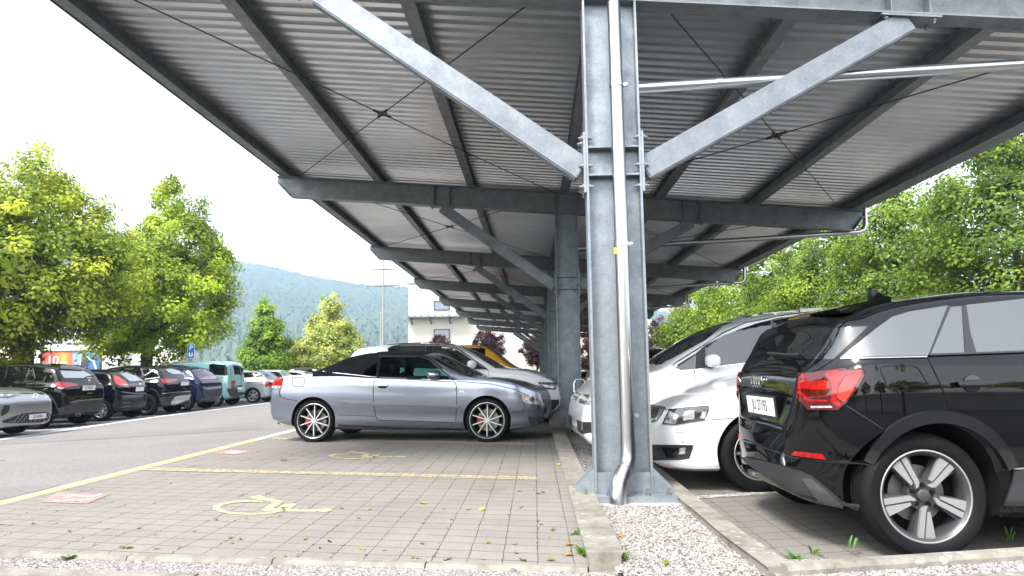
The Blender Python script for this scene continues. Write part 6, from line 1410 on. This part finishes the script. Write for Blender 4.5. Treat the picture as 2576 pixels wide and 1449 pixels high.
def billboard():
    Y = 32.5; s = Y / 1700; x0, x1 = (84 - 1345) * s, (236 - 1345) * s; zt = EYE + (945.5 - 884) * s; zb = zt - 1.45; xc, zc = (x0 + x1) / 2, (zt + zb) / 2; w, h = x1 - x0, zt - zb
    root = empty('billboard', (xc, Y, -.3)); tag(root, 'orange and blue billboard reading 10 ans in a black frame', 'billboard')
    m, t, b = new_mat('printed_poster'); co = t.n('ShaderNodeTexCoord').outputs['Object']; sp = t.n('ShaderNodeSeparateXYZ'); t.l(co, sp.inputs[0])
    f = t.math('ADD', t.math('DIVIDE', sp.outputs[0], w), .5); f = t.math('ADD', f, t.math('MULTIPLY', t.math('SUBTRACT', t.noise(co, 1.1, 3), .5), .35))
    t.l(t.ramp(f, [(.0, (.45, .03, .03)), (.2, (.72, .08, .04)), (.36, (.85, .32, .05)), (.5, (.62, .10, .04)), (.6, (.10, .35, .60)), (.78, (.04, .10, .30)), (1, (.02, .12, .30))]), b.inputs['Base Color']); b.inputs['Roughness'].default_value = .35
    Z_ = zc + .3
    mb = MB(); mb.box((0, 0, 0), (w, .05, h)); o = mb.build('poster', m, root); o.location = (0, 0, Z_)
    mb = MB(); [mb.box(p, d) for p, d in (((0, -.02, h / 2 + .03), (w + .14, .12, .06)), ((0, -.02, -h / 2 - .03), (w + .14, .12, .06)), ((-w / 2 - .03, -.02, 0), (.06, .12, h)), ((w / 2 + .04, -.02, 0), (.08, .12, h)))]; o = mb.build('frame', M['gloss'], root); o.location = (0, 0, Z_)
    R = Matrix.Rotation(PI / 2, 4, 'X'); wt = mat('white_print', (.8, .8, .8), .4)
    text_mesh('lettering', '10', .62, wt, Matrix.Translation((-w * .31, -.03, Z_ + .28)) @ R, root, .002); text_mesh('lettering', 'ans', .26, wt, Matrix.Translation((-w * .12, -.032, Z_ + .2)) @ R, root, .002)
    for nm, pts, mm in (('printed_shape', [(-.05, -.35), (.28, -.35), (.28, .05), (-.02, .05)], mat('blue_print', (.06, .35, .55), .4)), ('printed_shape', [(.35, -.7), (.62, -.5), (.72, .3), (.5, .62), (.42, .2)], mat('dark_print', (.02, .025, .06), .4)), ('printed_shape', [(.3, .62), (.36, .62), (.44, -.4), (.38, -.42)], wt), ('printed_shape', [(.4, .6), (.62, .5), (.9, .35), (1.02, -.1), (1.0, -.45), (.95, -.1), (.84, .25), (.6, .38), (.42, .5)], mat('pale_blue_print', (.42, .68, .8), .4))):
        mb = MB(); mb.prism([(x * 1.3, z) for x, z in pts], -.034, -.03, 'xz'); o = mb.build(nm, mm, root); o.location = (0, 0, Z_)
    mb = MB(); [mb.box((q * w * .4, .06, (zb + .3) / 2), (.1, .1, zb + .3)) for q in (-1, 1)]; mb.build('posts', M['galv_dark'], root)
billboard()
def parking_sign(u, Y, vt, w, h, label):
    s = Y / 1700; x = (u - 1345) * s; z0 = -.3; zt = EYE + (930 - .013 * (u - 1345) - vt) * s - z0; root = empty('parking_sign', (x, Y, z0)); tag(root, label, 'sign', 'blue parking signs')
    blue = mat('sign_blue', (.015, .14, .45), .4); wt = mat('sign_white', (.8, .8, .8), .4); R = Matrix.Rotation(PI / 2, 4, 'X')
    mb = MB(); mb.tube([(0, 0, 0), (0, 0, zt)], .03, 10); mb.build('post', M['galv'], root)
    mb = MB(); mb.box((0, -.05, zt - h / 2), (w + .03, .02, h + .03)); p = mb.build('sign_plate', wt, root)
    mb = MB(); mb.box((0, -.062, zt - h / 2), (w, .008, h)); mb.build('blue_field', blue, p)
    text_mesh('letter', 'P', h * .5, wt, Matrix.Translation((0, -.068, zt - h * .27)) @ R, p, .001)
    mb = MB(); mb.box((0, -.068, zt - h * .74), (w * .55, .006, h * .30)); q = mb.build('pictogram', wt, p); mb = MB(); mb.box((0, -.072, zt - h * .72), (w * .2, .004, h * .2)); mb.box((0, -.072, zt - h * .62), (w * .36, .004, h * .05)); mb.build('ticket_symbol', blue, q)
parking_sign(473, 27.4, 866, .27, .56, 'blue parking sign hanging under the second linden')
parking_sign(815, 46, 868, .24, .80, 'blue parking sign in front of the pale flowering linden')

M['pole'] = mat('concrete_pole', (.25, .245, .23), .85); M['wire'] = mat('aluminium_wire', (.12, .12, .13), .6, .3)
def pole(u, Y, vt, arms, r, label):
    s = Y / 1700; x = (u - 1345) * s; zt = EYE + (930 - .013 * (u - 1345) - vt) * s; root = empty('power_pole', (x, Y, -.3)); tag(root, label, 'power pole', 'power poles'); zt += .3
    mb = MB(); mb.tube([(0, 0, 0), (0, 0, zt * .5), (0, 0, zt)], [r, r * .78, r * .5], 14); mb.build('mast', M['pole'], root, 60); tips = []
    for va, half in arms:
        z = EYE + (930 - .013 * (u - 1345) - va) * s + .3; hw = half * s; mb = MB()
        for sg in (-1, 1): mb.tube([(0, 0, z + .05), (sg * hw, 0, z)], [.24, .10], 8)
        a = mb.build('cross_arm', M['pole'], root, 60)
        for sg in (-1, 1):
            mb = MB(); mb.lathe([(.02, 0), (.08, -.08), (.03, -.16), (.08, -.24), (.03, -.32), (.08, -.4), (.02, -.5)], 10, 'z'); mb.v = [v + Vector((sg * hw, 0, z)) for v in mb.v]; mb.build('insulator', M['trim'], a); tips.append(Vector((x + sg * hw, Y, z - .8)))
    return tips
tips = pole(963, 110, 646, [(675, 29), (717, 40)], .24, 'tall concrete power pole with two cross arms in front of the hill')
pole(957, 230, 786, [(788, 14), (811, 18)], .4, 'small distant power pole beside the foot of the tall one')
def wire(a, b, label, sag=.5, r=.012):
    a, b = Vector(a), Vector(b); pts = [a.lerp(b, t_ / 24) - Vector((0, 0, 4 * sag * (t_ / 24) * (1 - t_ / 24))) for t_ in range(25)]; mb = MB(); mb.tube(pts, r, 5); o = mb.build('power_line', M['wire'], None); tag(o, label, 'power line', 'power lines over the far row')
for tp, v, lb in ((tips[0], 110, 'topmost power line crossing the white sky'), (tips[1], 225, 'second power line from the top in the white sky'), (tips[2], 262, 'third power line from the top in the white sky'), (tips[3], 290, 'lowest power line in the white sky')):
    wire(tp, on_y(-60, v, 24.0), lb, 1.0, .009 if v != 262 else .013)
    q = Vector((tp.x - 6, 300, 14)); wire(tp, q, lb.replace('power line', 'power line section') .replace('in the white sky', 'beyond the pole').replace('crossing the white sky', 'beyond the pole'), 2.5, .01)
mb = MB(); s = 92 / 1700; mb.tube([((980 - 1345) * s, 92, -.3), ((980 - 1345) * s, 92, EYE + (935 - 806) * s)], .06, 8); mb.tube([((980 - 1345) * s, 92, EYE + (935 - 806) * s), ((974 - 1345) * s, 92, EYE + (935 - 805) * s)], .05, 8); mb.box(((974 - 1345) * s, 92, EYE + (935 - 805) * s), (.5, .2, .1)); o = mb.build('street_lamp', M['galv'], None); tag(o, 'thin street lamp right of the tall power pole', 'street lamp')
# low hedge that closes the car park at the back
def hedge(x0, x1, Y, h, label):
    rg = np.random.default_rng(int(Y)); n = int((x1 - x0) * 420); P = np.stack([rg.uniform(x0, x1, n), Y + rg.normal(0, .45, n), -.2 + rg.uniform(0, 1, n) ** .6 * h * (1 + .2 * np.sin(rg.uniform(x0, x1, n)))], 1); N = norm(rg.normal(size=(n, 3)) + np.array([0, -.5, .5])); c = np.array([.07, .11, .02]) * rg.uniform(.6, 1.6, (n, 1))
    o = leaves('hedge', P, N, rg.uniform(.12, .26, n), c, None); tag(o, label, 'hedge')
hedge(-46, -9, 74, 2.2, 'low green hedge at the far end of the aisle below the hill')
# hand truck with a red cylinder by the second column
def hand_truck():
    p = on_y(1460, 1020, 11.4); root = empty('hand_truck', (p.x, p.y, 0)); root.scale = (.68, .7, .86); tag(root, 'hand truck with chrome frame and red gas bottle beside the second column', 'hand truck')
    a = .14; mb = MB(); mb.tube([(-a, 0, .12), (-a, .05, .95), (-a + .05, .06, 1.02), (a - .05, .06, 1.02), (a, .05, .95), (a, 0, .12)], .013, 8); [mb.tube([(-a, .01 + .04 * z, z), (a, .01 + .04 * z, z)], .01, 8) for z in (.35, .62)]; mb.build('frame', M['chrome'], root, 60)
    mb = MB(); mb.box((0, -.1, .07), (.34, .22, .012)); mb.build('toe_plate', M['satin'], root)
    for sg in (-1, 1): mb = MB(); mb.lathe([(.03, -.02), (.085, -.025), (.10, -.012), (.10, .012), (.085, .025), (.03, .02)], 20, 'y', closed=True); mb.v = [Vector((v.y + sg * .2, v.x + .04, v.z + .10)) for v in mb.v]; mb.build('wheel', M['rubber'], root, 40)
    mb = MB(); mb.lathe([(.01, .08), (.085, .085), (.09, .11), (.09, .66), (.07, .74), (.03, .79), (.03, .84), (.01, .84)], 24, 'z'); mb.v = [v + Vector((0, -.09, 0)) for v in mb.v]; o = mb.build('gas_bottle', mat('red_bottle_paint', (.2, .012, .016), .45), root, 50)
    for z in (.3, .55): mb = MB(); mb.lathe([(.0915, z - .015), (.0945, z - .015), (.0945, z + .015), (.0915, z + .015)], 24, 'z', closed=True); mb.v = [v + Vector((0, -.09, 0)) for v in mb.v]; mb.build('strap', M['satin'], o)
hand_truck()
p = on_ground(1440, 1048); mb = MB(); mb.box((0, 0, .07), (.34, .16, .14)); o = mb.build('wheel_stop', mat('worn_yellow_block', (.5, .36, .03), .8, var=(12, .4)), None, bevel=.02); o.location = (p.x, p.y + .1, .02); tag(o, 'yellow concrete block at the foot of the second column', 'wheel stop')
# hazy air of the valley
m, t, b = new_mat('valley_haze'); m.node_tree.nodes.remove(b); v = t.n('ShaderNodeVolumePrincipled'); v.inputs['Color'].default_value = (.58, .78, 1, 1); v.inputs['Density'].default_value = .00058; v.inputs['Anisotropy'].default_value = .2; t.l(v.outputs[0], m.node_tree.nodes['Material Output'].inputs['Volume'])
mb = MB(); mb.box((0, 870, 142), (4200, 1880, 288)); o = mb.build('haze', m); o['kind'] = 'stuff'
# ------------------------------------------------------------------ light
w = bpy.data.worlds.new('World'); scene.world = w; w.use_nodes = True; nt = w.node_tree; t = NT(nt)
bg = nt.nodes['Background']; sky = t.n('ShaderNodeTexSky'); sky.sky_type = 'NISHITA'; sky.sun_disc = False
SUN_EL, SUN_AZ = math.radians(52), math.radians(215)          # behind the camera, a little to the left
sky.sun_elevation = SUN_EL; sky.sun_rotation = SUN_AZ; sky.air_density = 1.0; sky.dust_density = 1.5; sky.ozone_density = 1.0
hs = t.n('ShaderNodeHueSaturation'); hs.inputs['Saturation'].default_value = .22; hs.inputs['Value'].default_value = 1.0
t.l(sky.outputs[0], hs.inputs['Color']); t.l(hs.outputs[0], bg.inputs[0]); bg.inputs[1].default_value = .15
sun = bpy.data.lights.new('sun', 'SUN'); sun.energy = 1.4; sun.angle = math.radians(14); sun.color = (1, .96, .9)
so = bpy.data.objects.new('sun', sun); COL.objects.link(so)
so.rotation_euler = Vector((math.sin(SUN_AZ) * math.cos(SUN_EL), math.cos(SUN_AZ) * math.cos(SUN_EL), math.sin(SUN_EL))).to_track_quat('Z', 'Y').to_euler()
vs = scene.view_settings; vs.view_transform = 'Standard'; vs.look = 'None'; vs.exposure = 2.15; vs.gamma = 1.0
scene.cycles.max_bounces = 8; scene.cycles.transparent_max_bounces = 12; scene.cycles.use_denoising = True; scene.cycles.caustics_reflective = False; scene.cycles.caustics_refractive = False
scene.cycles.sample_clamp_indirect = 8
